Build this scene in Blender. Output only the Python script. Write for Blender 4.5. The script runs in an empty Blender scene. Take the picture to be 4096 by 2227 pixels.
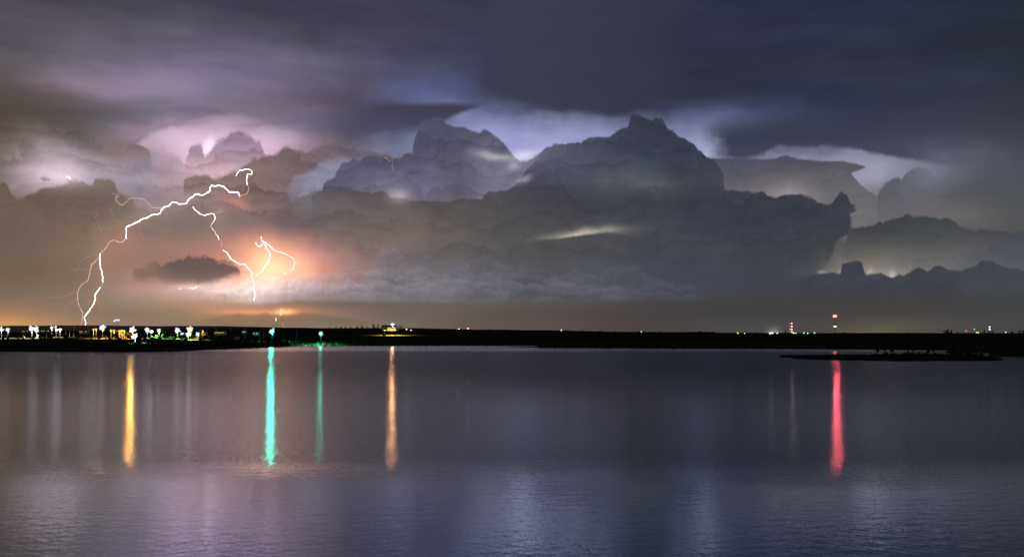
import bpy, bmesh, math, random
import numpy as np
from mathutils import Vector, noise as mnoise

random.seed(7)
scene = bpy.context.scene
COL = scene.collection
R = math.radians

# ------------------------------------------------------------------ camera
FPX = 3547.0          # focal length in photo pixels (4096 wide)
HY = 1330.0           # photo row of the true horizon
CAM_H = 12.0          # camera height over the lake
cam_d = bpy.data.cameras.new('camera')
cam = bpy.data.objects.new('camera', cam_d)
COL.objects.link(cam)
cam.location = (0, 0, CAM_H)
cam.rotation_euler = (R(90), 0, 0)
cam_d.sensor_width = 36.0
cam_d.lens = 36.0 * FPX / 4096.0
cam_d.shift_y = (HY - 1113.5) / 4096.0
cam_d.clip_start = 0.5
cam_d.clip_end = 60000
scene.camera = cam

# ------------------------------------------------------------------ view
vs = scene.view_settings
vs.view_transform = 'Standard'
vs.look = 'None'
vs.exposure = 0.0
vs.gamma = 1.0
vs.use_curve_mapping = False
scene.cycles.use_denoising = True
scene.cycles.max_bounces = 4
scene.cycles.diffuse_bounces = 2
scene.cycles.glossy_bounces = 2
scene.cycles.sample_clamp_indirect = 2.0
scene.cycles.use_adaptive_sampling = True
scene.cycles.adaptive_threshold = 0.01


# ------------------------------------------------------------------ node maths
def lin(c):
    out = []
    for v in c:
        v = v / 255.0
        out.append(v / 12.92 if v <= 0.04045 else ((v + 0.055) / 1.055) ** 2.4)
    return out


class S:
    """a socket with arithmetic"""
    nt = None

    def __init__(self, sock):
        self.s = sock

    def _op(self, op, other=None, third=None, clamp=False):
        n = S.nt.nodes.new('ShaderNodeMath')
        n.operation = op
        n.use_clamp = clamp
        for i, v in enumerate((self, other, third)):
            if v is None:
                continue
            if isinstance(v, S):
                S.nt.links.new(v.s, n.inputs[i])
            else:
                n.inputs[i].default_value = v
        return S(n.outputs[0])

    def __add__(self, o): return self._op('ADD', o)
    __radd__ = __add__
    def __sub__(self, o): return self._op('SUBTRACT', o)
    def __rsub__(self, o): return const(o) - self
    def __mul__(self, o): return self._op('MULTIPLY', o)
    __rmul__ = __mul__
    def __truediv__(self, o): return self._op('DIVIDE', o)
    def mad(self, a, b): return self._op('MULTIPLY_ADD', a, b)


def const(v):
    n = S.nt.nodes.new('ShaderNodeValue')
    n.outputs[0].default_value = v
    return S(n.outputs[0])


def link(a, b):
    S.nt.links.new(a.s if isinstance(a, S) else a, b)


def step(v, lo, hi, kind='SMOOTHSTEP', a=0.0, b=1.0):
    n = S.nt.nodes.new('ShaderNodeMapRange')
    n.interpolation_type = kind
    n.clamp = False
    n.inputs['From Min'].default_value = lo
    n.inputs['From Max'].default_value = hi
    n.inputs['To Min'].default_value = a
    n.inputs['To Max'].default_value = b
    link(v, n.inputs['Value'])
    return S(n.outputs[0])


def mix(fac, a, b, mode='MIX', clampf=True):
    n = S.nt.nodes.new('ShaderNodeMix')
    n.data_type = 'RGBA'
    n.blend_type = mode
    n.clamp_factor = clampf
    ins = [i for i in n.inputs if i.type == 'RGBA']
    fi = n.inputs[0]
    if isinstance(fac, S):
        link(fac, fi)
    else:
        fi.default_value = fac
    for sock, v in zip(ins, (a, b)):
        if isinstance(v, S):
            link(v, sock)
        else:
            sock.default_value = (*v, 1)
    return S([o for o in n.outputs if o.type == 'RGBA'][0])


def combine(x, y, z=0.0):
    n = S.nt.nodes.new('ShaderNodeCombineXYZ')
    for i, v in enumerate((x, y, z)):
        if isinstance(v, S):
            link(v, n.inputs[i])
        else:
            n.inputs[i].default_value = v
    return S(n.outputs[0])


def noise(vec, scale, detail=4, rough=0.5, lac=2.0, dims='3D'):
    n = S.nt.nodes.new('ShaderNodeTexNoise')
    n.noise_dimensions = dims
    n.inputs['Scale'].default_value = scale
    n.inputs['Detail'].default_value = detail
    n.inputs['Roughness'].default_value = rough
    n.inputs['Lacunarity'].default_value = lac
    link(vec, n.inputs['Vector'])
    return S(n.outputs['Fac']), S(n.outputs['Color'])


def voro(vec, scale, detail=3, rough=0.5, lac=2.2, smooth=0.0, dims='2D'):
    n = S.nt.nodes.new('ShaderNodeTexVoronoi')
    n.voronoi_dimensions = dims
    n.feature = 'SMOOTH_F1' if smooth else 'F1'
    n.normalize = True
    n.inputs['Scale'].default_value = scale
    n.inputs['Detail'].default_value = detail
    n.inputs['Roughness'].default_value = rough
    n.inputs['Lacunarity'].default_value = lac
    if smooth:
        n.inputs['Smoothness'].default_value = smooth
    link(vec, n.inputs['Vector'])
    d = S(n.outputs['Distance'])
    return (d * d) * 1.6


# directions are handled as azimuth / tangent-of-elevation, both times FPX/1000
AMAX = 0.60


def az_el(x, y):
    X = (x - 2048.0) / FPX
    Z = (HY - y) / FPX
    return math.atan(X) * FPX / 1000, Z / math.sqrt(1 + X * X) * FPX / 1000


def pchip(xs, ys, q):
    xs = np.asarray(xs, float); ys = np.asarray(ys, float)
    if len(xs) == 1:
        return np.repeat(ys[:1], len(q), 0)
    h = np.diff(xs); d = np.diff(ys, axis=0) / h.reshape(-1, *([1] * (ys.ndim - 1)))
    m = np.zeros_like(ys)
    m[0] = d[0]; m[-1] = d[-1]
    for i in range(1, len(xs) - 1):
        a, b = d[i - 1], d[i]
        w1, w2 = 2 * h[i] + h[i - 1], h[i] + 2 * h[i - 1]
        with np.errstate(divide='ignore', invalid='ignore'):
            hm = (w1 + w2) / (w1 / a + w2 / b)
        m[i] = np.where(a * b > 0, hm, 0)
    q = np.clip(q, xs[0], xs[-1])
    k = np.clip(np.searchsorted(xs, q, side='right') - 1, 0, len(xs) - 2)
    t = ((q - xs[k]) / h[k])
    sh = (-1, *([1] * (ys.ndim - 1)))
    t = t.reshape(sh); hh = h[k].reshape(sh)
    return ((2*t**3 - 3*t**2 + 1) * ys[k] + (t**3 - 2*t**2 + t) * hh * m[k]
            + (-2*t**3 + 3*t**2) * ys[k+1] + (t**3 - t**2) * hh * m[k+1])


def ramp(fac, stops):
    # the ramp sits in a small group of its own: editing stops in a large tree is slow
    g = bpy.data.node_groups.new('ramp', 'ShaderNodeTree')
    g.interface.new_socket('Fac', in_out='INPUT', socket_type='NodeSocketFloat')
    g.interface.new_socket('Color', in_out='OUTPUT', socket_type='NodeSocketColor')
    gi = g.nodes.new('NodeGroupInput')
    go = g.nodes.new('NodeGroupOutput')
    n = g.nodes.new('ShaderNodeValToRGB')
    cr = n.color_ramp
    cr.interpolation = 'LINEAR'
    while len(cr.elements) < len(stops):
        cr.elements.new(0.5)
    ps = sorted(stops, key=lambda s: s[0])
    for i, (p, c) in enumerate(ps):
        cr.elements[i].position = p
    for e, (p, c) in zip(cr.elements, ps):
        e.color = (*c, 1) if len(c) == 3 else c
    g.links.new(gi.outputs[0], n.inputs[0])
    g.links.new(n.outputs['Color'], go.inputs[0])
    gn = S.nt.nodes.new('ShaderNodeGroup')
    gn.node_tree = g
    link(fac, gn.inputs[0])
    return S(gn.outputs[0]), None


def grid(fac, E, rows, ncol=32, row_step=44.0):
    """smooth colour field through rows [(y, [(x, rgb255), ...]), ...]"""
    colx = np.linspace(-120, 4216, ncol)
    ys = [r[0] for r in rows]
    tab = np.array([pchip([s[0] for s in r[1]], [s[1] for s in r[1]], colx) for r in rows])
    nr = max(2, int((ys[-1] - ys[0]) / row_step) + 1)
    yq = np.linspace(ys[0], ys[-1], nr)
    tab = pchip(ys, tab, yq)
    out = None
    last = None
    for y, rowc in zip(yq, tab):
        pts = []
        for x, c in zip(colx, rowc):
            a, _ = az_el(x, y)
            pts.append(((a * 1000 / FPX + AMAX) / (2 * AMAX), lin(np.clip(c, 0, 255))))
        col, _ = ramp(fac, pts)
        e = (HY - y) / 1000.0 * 0.955
        if out is None:
            out = col
        else:
            f = step(E, last, e, 'LINEAR')       # e decreases downwards
            out = mix(f, out, col)
        last = e
    return out


def curve(A, pts):
    """photo-pixel polyline -> elevation as a function of azimuth (held beyond its ends)"""
    n = S.nt.nodes.new('ShaderNodeFloatCurve')
    c = n.mapping.curves[0]
    assert all(p[0] < q[0] for p, q in zip(pts, pts[1:])), pts
    conv = [az_el(x, y) for x, y in pts]
    a0, a1 = conv[0][0], conv[-1][0]
    conv = [((a - a0) / (a1 - a0), min(1, max(0, e / 1.4))) for a, e in conv]
    while len(c.points) < len(conv):
        c.points.new(0.5, 0.5)
    for p, (u, v) in zip(c.points, conv):
        p.location = (u, v)
        p.handle_type = 'VECTOR'
    n.mapping.use_clip = False
    n.mapping.extend = 'HORIZONTAL'
    n.mapping.update()
    link(A._op('MULTIPLY_ADD', 1 / (a1 - a0), -a0 / (a1 - a0)), n.inputs['Value'])
    return S(n.outputs[0]) * 1.4


def blob(A, E, x, y, sx, sy, rot=0.0, power=1.0):
    """gaussian lobe at a photo position"""
    a, e = az_el(x, y)
    k = math.cos(a * 1000 / FPX)
    sx = sx / 1000 * k * k
    sy = sy / 1000 * k
    da = A - a
    de = E - e
    c, s = math.cos(rot), math.sin(rot)
    u = (da * (c / sx)).mad(1.0, de * (s / sx))
    v = (da * (-s / sy)).mad(1.0, de * (c / sy))
    r2 = (u * u) + (v * v)
    if power != 1.0:
        r2 = r2._op('POWER', power)
    return (r2 * -1.0)._op('EXPONENT')


# ------------------------------------------------------------------ world: the storm sky
def build_world():
    w = bpy.data.worlds.new('World')
    w.use_fake_user = False
    w.use_nodes = True
    nt = w.node_tree
    nt.nodes.clear()
    S.nt = nt
    out = nt.nodes.new('ShaderNodeOutputWorld')
    bg = nt.nodes.new('ShaderNodeBackground')
    nt.links.new(bg.outputs[0], out.inputs[0])
    tc = nt.nodes.new('ShaderNodeTexCoord')
    sep = nt.nodes.new('ShaderNodeSeparateXYZ')
    nt.links.new(tc.outputs['Generated'], sep.inputs[0])
    dx, dy, dz = (S(sep.outputs[i]) for i in range(3))
    k = FPX / 1000
    az = dx._op('ARCTAN2', dy)
    hyp = ((dx * dx) + (dy * dy))._op('SQRT')._op('MAXIMUM', 0.05)
    A0 = az * k
    E0 = (dz / hyp) * k
    P0 = combine(A0, E0)

    # domain warps ------------------------------------------------
    def sepc(col):
        n = nt.nodes.new('ShaderNodeSeparateColor')
        link(col, n.inputs[0])
        return S(n.outputs[0]) - 0.5, S(n.outputs[1]) - 0.5
    _, wc = noise(P0, 4.0, 6, 0.55, 2.1, '2D')
    wa, we = sepc(wc)
    streak_v = combine(A0 * 0.9, (E0 + A0 * 0.03) * 4.0)
    st, stc = noise(streak_v, 2.2, 6, 0.55, 2.0, '2D')
    sa, se = sepc(stc)
    # cauliflower lumps, and the same lumps a little further up-left for relief
    lum_v = combine(A0 + wa * 0.06, E0 + we * 0.06)
    lump = voro(lum_v, 8.5, 3.0, 0.6, 2.3)
    lump_s = voro(combine(A0 + wa * 0.06 + 0.009, E0 + we * 0.06 - 0.012), 8.5, 3.0, 0.6, 2.3)
    relief = (lump - lump_s)              # >0 facing the upper left
    fine, _ = noise(P0, 22.0, 5, 0.6, 2.2, '2D')
    mott, _ = noise(combine(A0 + wa * 0.10, E0 * 1.4 + we * 0.10), 6.0, 5, 0.55, 2.0, '2D')

    lump2 = voro(combine(A0 + wa * 0.07 + (fine - 0.5) * 0.012, E0 * 1.1 + we * 0.06), 15.0, 3.0, 0.6, 2.3)
    lump2s = voro(combine(A0 + wa * 0.07 + (fine - 0.5) * 0.012 + 0.007, E0 * 1.1 + we * 0.06 - 0.006), 15.0, 3.0, 0.6, 2.3)
    rel2 = lump2 - lump2s
    # stacked billows: saw-tooth bands with lobed tops
    puff = ((E0 + lump * 0.055 + wa * 0.30 + A0 * 0.03) * 9.0)._op('FRACT')
    puff2 = ((E0 + lump2 * 0.036 + wa * 0.14 + we * 0.05) * 21.0)._op('FRACT')
    cap1 = 0.45 - puff * puff
    cap2 = 0.45 - puff2 * puff2

    def fac(a):
        return a._op('MULTIPLY_ADD', 1.0 / k / (2 * AMAX), 0.5)

    # background: high deck, the lit gaps, the flash behind the towers
    B = [
     (0, [(0,(66,65,76)),(512,(64,62,75)),(1024,(62,61,77)),(1536,(62,62,78)),(2048,(54,55,72)),(2560,(46,50,67)),(3072,(44,48,66)),(3584,(42,47,64)),(4096,(40,44,58))]),
     (120, [(0,(74,70,80)),(512,(78,74,86)),(1024,(80,76,92)),(1536,(68,67,84)),(2048,(56,56,76)),(2560,(47,50,67)),(3072,(46,49,68)),(3584,(44,49,66)),(4096,(41,46,60))]),
     (240, [(0,(90,84,94)),(512,(102,95,110)),(1024,(110,102,124)),(1300,(100,95,115)),(1536,(80,78,100)),(1700,(76,78,110)),(1900,(64,66,92)),(2100,(57,57,74)),(2560,(48,51,67)),(3072,(46,50,67)),(3584,(46,50,65)),(4096,(43,48,60))]),
     (330, [(0,(98,90,97)),(300,(112,103,116)),(600,(124,113,134)),(900,(122,112,136)),(1200,(104,95,115)),(1400,(88,80,97)),(1560,(86,88,124)),(1750,(92,96,138)),(1920,(70,73,104)),(2080,(58,58,74)),(2560,(52,54,69)),(3072,(48,52,69)),(3584,(47,51,66)),(4096,(44,49,62))]),
     (400, [(0,(94,84,86)),(200,(120,106,115)),(400,(138,122,142)),(700,(128,116,136)),(900,(114,106,124)),(1100,(112,98,114)),(1300,(98,86,98)),(1500,(80,76,98)),(1700,(96,100,140)),(1850,(118,122,163)),(2000,(90,94,130)),(2150,(70,72,95)),(2300,(62,63,80)),(2560,(58,60,76)),(2800,(62,66,94)),(3000,(58,62,90)),(3300,(48,52,72)),(4096,(46,50,63))]),
     (470, [(0,(85,76,74)),(200,(88,79,78)),(400,(96,88,92)),(600,(108,104,118)),(800,(125,112,130)),(1000,(116,108,126)),(1200,(98,92,110)),(1400,(78,75,95)),(1600,(66,66,88)),(1750,(80,82,112)),(1850,(136,140,182)),(2000,(150,152,196)),(2200,(148,150,192)),(2450,(130,132,172)),(2600,(108,110,146)),(2750,(112,114,150)),(2900,(94,98,134)),(3100,(66,70,98)),(3300,(52,56,76)),(4096,(50,54,66))]),
     (540, [(0,(80,71,64)),(200,(86,78,72)),(400,(98,92,96)),(600,(150,130,148)),(800,(190,164,186)),(1000,(176,152,175)),(1200,(138,122,138)),(1400,(100,90,98)),(1500,(82,78,98)),(1580,(104,108,138)),(1660,(128,132,168)),(1800,(140,145,185)),(2000,(158,160,205)),(2200,(160,160,205)),(2400,(150,152,192)),(2600,(140,142,180)),(2750,(152,156,192)),(2850,(112,116,148)),(3000,(74,78,98)),(3300,(60,64,80)),(3600,(56,60,74)),(4096,(54,57,68))]),
     (620, [(0,(92,80,72)),(110,(128,114,114)),(200,(140,126,130)),(320,(104,96,98)),(450,(124,108,104)),(540,(140,122,120)),(620,(112,106,126)),(700,(160,138,150)),(860,(206,178,198)),(1000,(200,170,190)),(1150,(150,128,138)),(1300,(112,100,108)),(1420,(126,126,148)),(1600,(116,120,150)),(2000,(170,170,200)),(2200,(176,174,205)),(2700,(150,152,185)),(2800,(168,172,202)),(2870,(120,123,148)),(2960,(78,81,98)),(3050,(104,105,126)),(3130,(132,132,156)),(3300,(132,132,157)),(3450,(125,128,150)),(3600,(104,107,126)),(3740,(76,80,94)),(4096,(62,66,76))]),
     (700, [(0,(112,98,94)),(80,(150,134,140)),(250,(198,180,194)),(340,(150,138,148)),(450,(148,138,150)),(600,(126,118,132)),(700,(150,130,140)),(860,(208,176,190)),(960,(185,155,162)),(1100,(120,106,108)),(1230,(128,126,146)),(1350,(142,142,165)),(1600,(122,120,142)),(2050,(190,182,202)),(2500,(130,128,145)),(3000,(120,118,130)),(3300,(140,140,158)),(3480,(160,160,177)),(3600,(140,142,158)),(3760,(100,102,116)),(4096,(72,75,84))]),
     (800, [(0,(118,102,94)),(150,(160,145,150)),(300,(135,122,126)),(500,(142,130,140)),(650,(132,120,124)),(760,(150,127,128)),(900,(150,118,112)),(1000,(148,114,114)),(1150,(108,96,100)),(1300,(140,138,152)),(1450,(120,114,128)),(1580,(200,180,190)),(1700,(140,130,145)),(1800,(162,148,164)),(2000,(150,140,152)),(3050,(172,166,174)),(3200,(150,148,156)),(3400,(122,120,127)),(3600,(105,104,111)),(3800,(85,87,94)),(4096,(76,80,88))]),
     (900, [(0,(106,92,80)),(300,(112,98,88)),(500,(128,110,100)),(600,(135,118,112)),(750,(122,107,104)),(900,(132,113,110)),(1100,(102,91,93)),(1300,(105,93,93)),(1500,(112,100,98)),(1700,(110,98,95)),(1900,(88,84,84)),(2100,(78,77,80)),(2600,(68,70,78)),(3000,(62,64,76)),(3300,(64,66,78)),(3420,(146,136,136)),(3500,(122,114,114)),(3700,(110,105,104)),(4096,(84,84,86))]),
     (1000, [(0,(108,93,80)),(300,(122,104,92)),(480,(150,116,98)),(600,(130,108,100)),(800,(138,108,100)),(950,(165,118,106)),(1080,(205,145,125)),(1180,(190,130,120)),(1300,(160,114,110)),(1400,(138,112,108)),(1600,(110,100,98)),(1800,(100,94,94)),(2000,(85,82,85)),(2300,(76,76,78)),(2700,(66,68,76)),(3100,(62,66,72)),(3330,(70,72,75)),(3420,(98,96,93)),(3700,(88,87,86)),(4096,(78,80,84))]),
     (1100, [(0,(112,96,82)),(250,(120,102,88)),(400,(146,116,98)),(600,(168,124,110)),(900,(190,134,118)),(1000,(225,165,138)),(1100,(230,170,140)),(1250,(210,145,128)),(1400,(172,128,120)),(1500,(132,118,118)),(1700,(114,109,113)),(2000,(96,95,103)),(2300,(82,84,94)),(2700,(68,72,84)),(3200,(64,67,76)),(3320,(140,134,126)),(3450,(146,138,130)),(3600,(140,132,126)),(3750,(110,110,112)),(4096,(90,92,96))]),
     (1160, [(0,(118,100,84)),(250,(126,107,93)),(420,(150,124,108)),(600,(190,150,138)),(780,(214,178,170)),(1000,(235,205,198)),(1200,(200,178,176)),(1400,(162,148,152)),(1700,(128,122,126)),(2000,(104,100,106)),(2400,(84,84,90)),(2800,(68,71,80)),(3200,(64,66,72)),(4096,(66,68,73))]),
     (1195, [(0,(125,105,88)),(250,(132,111,95)),(500,(146,124,108)),(700,(180,148,130)),(850,(204,166,150)),(1000,(205,168,152)),(1200,(160,136,122)),(1400,(128,116,108)),(1700,(116,106,101)),(2000,(102,95,93)),(2400,(82,79,80)),(2800,(68,68,71)),(3200,(66,67,70)),(3600,(66,67,70)),(4096,(66,68,72))]),
     (1225, [(0,(140,112,90)),(250,(142,116,98)),(500,(156,132,110)),(800,(178,138,112)),(950,(160,118,94)),(1100,(124,100,84)),(1400,(102,90,82)),(1800,(98,87,80)),(2200,(84,74,71)),(2600,(72,66,66)),(3000,(66,64,65)),(3400,(68,65,64)),(4096,(66,67,68))]),
     (1255, [(0,(162,124,92)),(250,(146,118,98)),(500,(136,118,96)),(800,(165,130,100)),(950,(205,140,100)),(1120,(220,145,98)),(1300,(160,120,98)),(1500,(118,103,92)),(1800,(101,91,84)),(2200,(84,75,73)),(2600,(72,66,66)),(3000,(66,65,66)),(3400,(71,66,65)),(4096,(67,68,69))]),
     (1300, [(0,(200,145,92)),(200,(170,130,98)),(500,(142,122,105)),(800,(140,122,98)),(1000,(140,112,90)),(1200,(132,116,98)),(1500,(126,112,98)),(1800,(100,90,84)),(2200,(90,78,74)),(2600,(75,67,66)),(3000,(74,73,73)),(3300,(76,69,67)),(3500,(88,83,72)),(3800,(78,74,71)),(4096,(69,70,69))]),
    ]
    soft = step(E0, 0.03, 0.25)     # flatter warps right at the horizon
    Aw = A0 + (wa * 0.16 + sa * 0.10) * soft
    Ew = E0 + (we * 0.09 + se * 0.05) * soft
    col = grid(fac(Aw), Ew, B)

    def shade(c, amount):
        return mix(amount, (0, 0, 0), c, 'MIX', False)

    # streaks of the deck, billows of the mid levels
    deck = step(E0, 0.72, 0.95)
    col = shade(col, (st - 0.5) * (deck * 0.85) + 1.02)
    bill = step(E0, 0.85, 0.65) * step(E0, 0.40, 0.50) * step(A0, 1.5, 0.9)
    col = shade(col, ((mott - 0.5) * 0.5 + cap1 * 0.20 + cap2 * 0.12 + relief * 0.4) * bill + 1.0)

    def layer(col, pts, colour, amp=0.03, soft=0.012, warp=0.05, rel=0.0, lmask=None, mot=0.30, below=None, pf=0.0):
        Aq = A0 + wa * warp + (fine - 0.5) * (warp * 0.5)
        if below is None:
            pts = list(pts)
            for q in (0, -1):
                if pts[q][1] >= 790:
                    pts[q] = (pts[q][0], 1420)
        h = curve(Aq, pts)
        d = h - E0 + (0.4 - lump2) * (amp * 2.4) + (fine - 0.5) * (amp * 0.9)
        if below is not None:
            d = d * -1.0
        m = step(d, -soft, soft)
        if lmask is not None:
            m = m * lmask
        f = (mott - 0.5) * mot + 1.0
        if rel:
            f = f + relief * rel
        if pf:
            f = f + cap1 * pf + cap2 * (pf * 0.45)
        return mix(m, col, shade(colour, f)), d, m

    # dull band under the lavender deck, and the lit lens below it
    bd = [(-60,390),(0,398),(150,415),(320,440),(480,440),(650,430),(800,424),(1000,432),(1150,428),(1300,424),(1500,424)]
    bd_c = grid(fac(A0 + wa * 0.1), E0, [
        (420, [(0,(90,81,80)),(300,(98,88,92)),(480,(100,94,106)),(700,(112,107,124)),(900,(104,100,114)),(1100,(112,104,122)),(1400,(80,76,96))]),
        (520, [(0,(82,73,66)),(250,(84,76,72)),(420,(90,85,90)),(600,(102,98,112)),(800,(124,112,130)),(1000,(118,108,126)),(1400,(82,77,96))])], 24, 50)
    col, _, _ = layer(col, bd, bd_c, 0.002, 0.010, 0.05, 0, step(E0 + we * 0.12, 0.73, 0.84) * step(A0, -0.55, -0.85), 0.35)
    ln = [(480,640),(560,560),(620,530),(700,503),(800,477),(880,463),(960,462),(1030,478),(1100,505),(1200,545),(1320,600)]
    ln_c = mix(step(E0 + we * 0.05, 0.70, 0.85), lin((206,174,196)), lin((150,131,154)))
    col, _, _ = layer(col, ln, ln_c, 0.002, 0.016, 0.05, 0, step(E0 + we * 0.1, 0.60, 0.76) * step(A0 + wa * 0.2, -1.62, -1.40) * step(A0 + wa * 0.2, -0.80, -1.08) * 0.8, 0.35)
    # dark smudges over the lens
    col = mix(blob(A0 + wa * 0.08, E0 + we * 0.06, 1090, 500, 130, 9, 0.05) * 0.6, col, lin((104, 95, 114)))
    col = mix(blob(A0 + wa * 0.08, E0 + we * 0.06, 860, 448, 42, 12) * 0.7, col, lin((88, 86, 98)))
    col = mix(blob(A0 + wa * 0.08, E0 + we * 0.06, 700, 500, 120, 10, 0.25) * 0.4, col, lin((96, 90, 100)))
    # lower edges of the upper deck
    dk = [(1840,340),(1907,367),(2057,397),(2125,414),(2168,429),(2262,436),(2314,440),(2361,455),(2421,461),(2485,461),(2549,444),(2614,427),(2699,410),(2900,380)]
    dk_c = mix(step(A0, -0.1, 0.9), lin((60,60,77)), lin((50,54,70)))
    col, _, _ = layer(col, dk, dk_c, 0.004, 0.022, 0.05, 0, step(A0, -0.16, 0.0) * step(A0, 0.80, 0.50), 0.15, True)
    tg_b = [(1400,570),(1521,525),(1600,508),(1700,502),(1778,487),(1830,462),(1880,441),(1930,424),(1990,400)]
    tg_t = curve(A0, [(1300,405),(1457,418),(1600,416),(1800,413),(1930,418),(1990,440)])
    col, _, _ = layer(col, tg_b, mix(step(E0, 0.80, 0.90), lin((74,73,92)), lin((66,64,84))), 0.003, 0.012, 0.04, 0, step(tg_t - E0, -0.012, 0.014) * step(A0, -0.72, -0.40), 0.2, True)
    rd = [(2870,640),(2960,640),(3060,620),(3097,604),(3122,586),(3183,592),(3230,594),(3268,597),(3285,586),(3299,582),(3330,590),(3354,597),(3445,602),(3480,617),(3556,632),(3656,647),(3800,670)]
    rd_c = mix(step(E0, 0.64, 0.80), lin((70,72,88)), lin((54,58,76)))
    col, _, _ = layer(col, rd, rd_c, 0.010, 0.012, 0.03, 0, step(A0 + (0.4 - lump2) * 0.10 + (E0 - 0.72) * 0.25, 0.77, 0.89) * step(A0, 1.75, 1.45) * step(E0, 0.86, 0.74), 0.3, True)

    # flash-lit lobe of the storm core --------------------------------
    def glow(col, x, y, sx, sy, rgb, strength, rot=0.0, power=1.0, mod=None):
        g = blob(A0 + wa * 0.06, E0 + we * 0.05, x, y, sx, sy, rot, power) * strength
        if mod is not None:
            g = g * mod
        return mix(g, col, rgb, 'ADD', False)

    lumpy = (relief * 2.2 + 1.0)._op('MAXIMUM', 0.2)
    col = glow(col, 880, 590, 270, 110, (0.74, 0.50, 0.66), 0.36, 0.10)
    col = glow(col, 560, 330, 420, 90, (0.5, 0.42, 0.60), 0.05, 0.05)
    col = glow(col, 838, 590, 16, 40, (1.0, 0.90, 1.0), 0.35)
    # cauliflower head inside the flash
    head = [(720,1000),(740,700),(745,667),(758,628),(771,594),(792,590),(809,594),(818,624),(826,640),(839,628),(850,607),(857,590),(882,564),(908,560),(925,543),(968,536),(998,549),(1015,573),(1036,577),(1052,615),(1066,660),(1085,740),(1100,1000)]
    head_c = mix(step(E0, 0.52, 0.76), lin((206,166,168)), lin((150,126,150)))
    col, _, _ = layer(col, head, head_c, 0.020, 0.014, 0.03, 0.4, step(E0, 0.56, 0.66), pf=0.3)
    # brown shelf right of the flash that runs down to the small bolt
    shelf = [(690,900),(740,728),(754,722),(792,714),(835,714),(857,722),(900,705),(934,693),(986,667),(1003,645),(1028,643),(1058,635),(1084,633),(1105,622),(1123,611),(1144,600),(1165,607),(1200,611),(1225,613),(1260,603),(1298,590),(1360,596),(1430,604),(1500,618),(1560,636),(1590,660),(1640,800)]
    shelf_c = mix(step(A0, -1.05, -0.55), lin((124,104,102)), lin((104,92,104)))
    up = [(640,760),(760,775),(850,800),(930,860),(1000,880),(1090,830),(1140,770),(1180,702),(1230,679),(1268,663),(1285,643),(1328,628),(1371,620),(1435,628),(1491,634),(1542,642),(1580,655),(1640,900)]
    hlow = curve(A0 + wa * 0.03, up)
    under = step(E0 - hlow + (0.5 - lump) * 0.03, -0.012, 0.016)
    col, _, _ = layer(col, shelf, shelf_c, 0.016, 0.010, 0.03, 0.3, under, pf=0.3)

    # two smooth domes on the left
    dome = [(404,900),(413,607),(428,583),(450,581),(471,594),(482,620),(490,632),(500,600),(518,579),(545,578),(565,585),(591,598),(600,612),(604,630),(606,650),(612,900)]
    col, _, _ = layer(col, dome, mix(step(E0, 0.62, 0.76), lin((138,120,120)), lin((108,96,96))), 0.003, 0.006, 0.01, 0.15, step(E0, 0.60, 0.69))

    # left dark bank ------------------------------------------------------
    lb = [(-60,745),(0,748),(17,738),(34,744),(36,765),(56,795),(77,804),(98,800),(111,791),(141,783),(158,770),(184,761),(214,757),(244,753),(261,740),(291,731),(330,735),(355,752),(373,752),(381,727),(398,722),(420,727),(445,731),(462,744),(465,770),(475,784),(500,792),(531,800),(540,828),(580,850),(640,890),(720,950),(900,1100)]
    lb_c = grid(fac(A0), E0 + we * 0.06, [
        (700, [(0,(102,88,74)),(250,(106,92,84)),(420,(104,90,84)),(600,(120,106,106))]),
        (850, [(0,(104,90,76)),(250,(106,92,82)),(450,(116,100,94)),(600,(130,112,106)),(800,(124,108,104))]),
        (960, [(0,(104,90,78)),(250,(112,96,84)),(450,(146,116,98)),(600,(130,108,100)),(800,(138,110,102))]),
        (1060, [(0,(108,94,80)),(250,(116,98,86)),(450,(140,112,98)),(600,(150,116,106)),(800,(150,118,108))])], 20, 60)
    lbm = step(E0 + we * 0.1, 0.26, 0.42)
    col, _, _ = layer(col, lb, lb_c, 0.014, 0.008, 0.02, 0.35, lbm, 0.45, pf=0.10)
    speck = blob(A0 + (fine - 0.5) * 0.06, E0 + (fine - 0.5) * 0.05 + wa * 0.02, 184, 716, 22, 11, 0.0, 2.0)
    col = mix(speck * 0.8, col, lin((98, 88, 88)))

    # middle cumulus between the flash and the tower
    c1 = [(1235,1000),(1251,790),(1290,763),(1294,748),(1311,733),(1337,720),(1345,701),(1360,680),(1375,660),(1397,658),(1414,641),(1427,645),(1440,650),(1452,641),(1478,630),(1521,633),(1555,645),(1585,640),(1602,633),(1619,624),(1645,622),(1649,603),(1656,573),(1664,560),(1672,530),(1682,500),(1700,478),(1765,478),(1790,500),(1826,519),(1856,515),(1886,532),(1920,536),(1937,526),(1958,538),(1984,556),(2010,573),(2023,592),(2045,620),(2080,655),(2130,640),(2168,615),(2185,598),(2211,588),(2300,585)]
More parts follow.
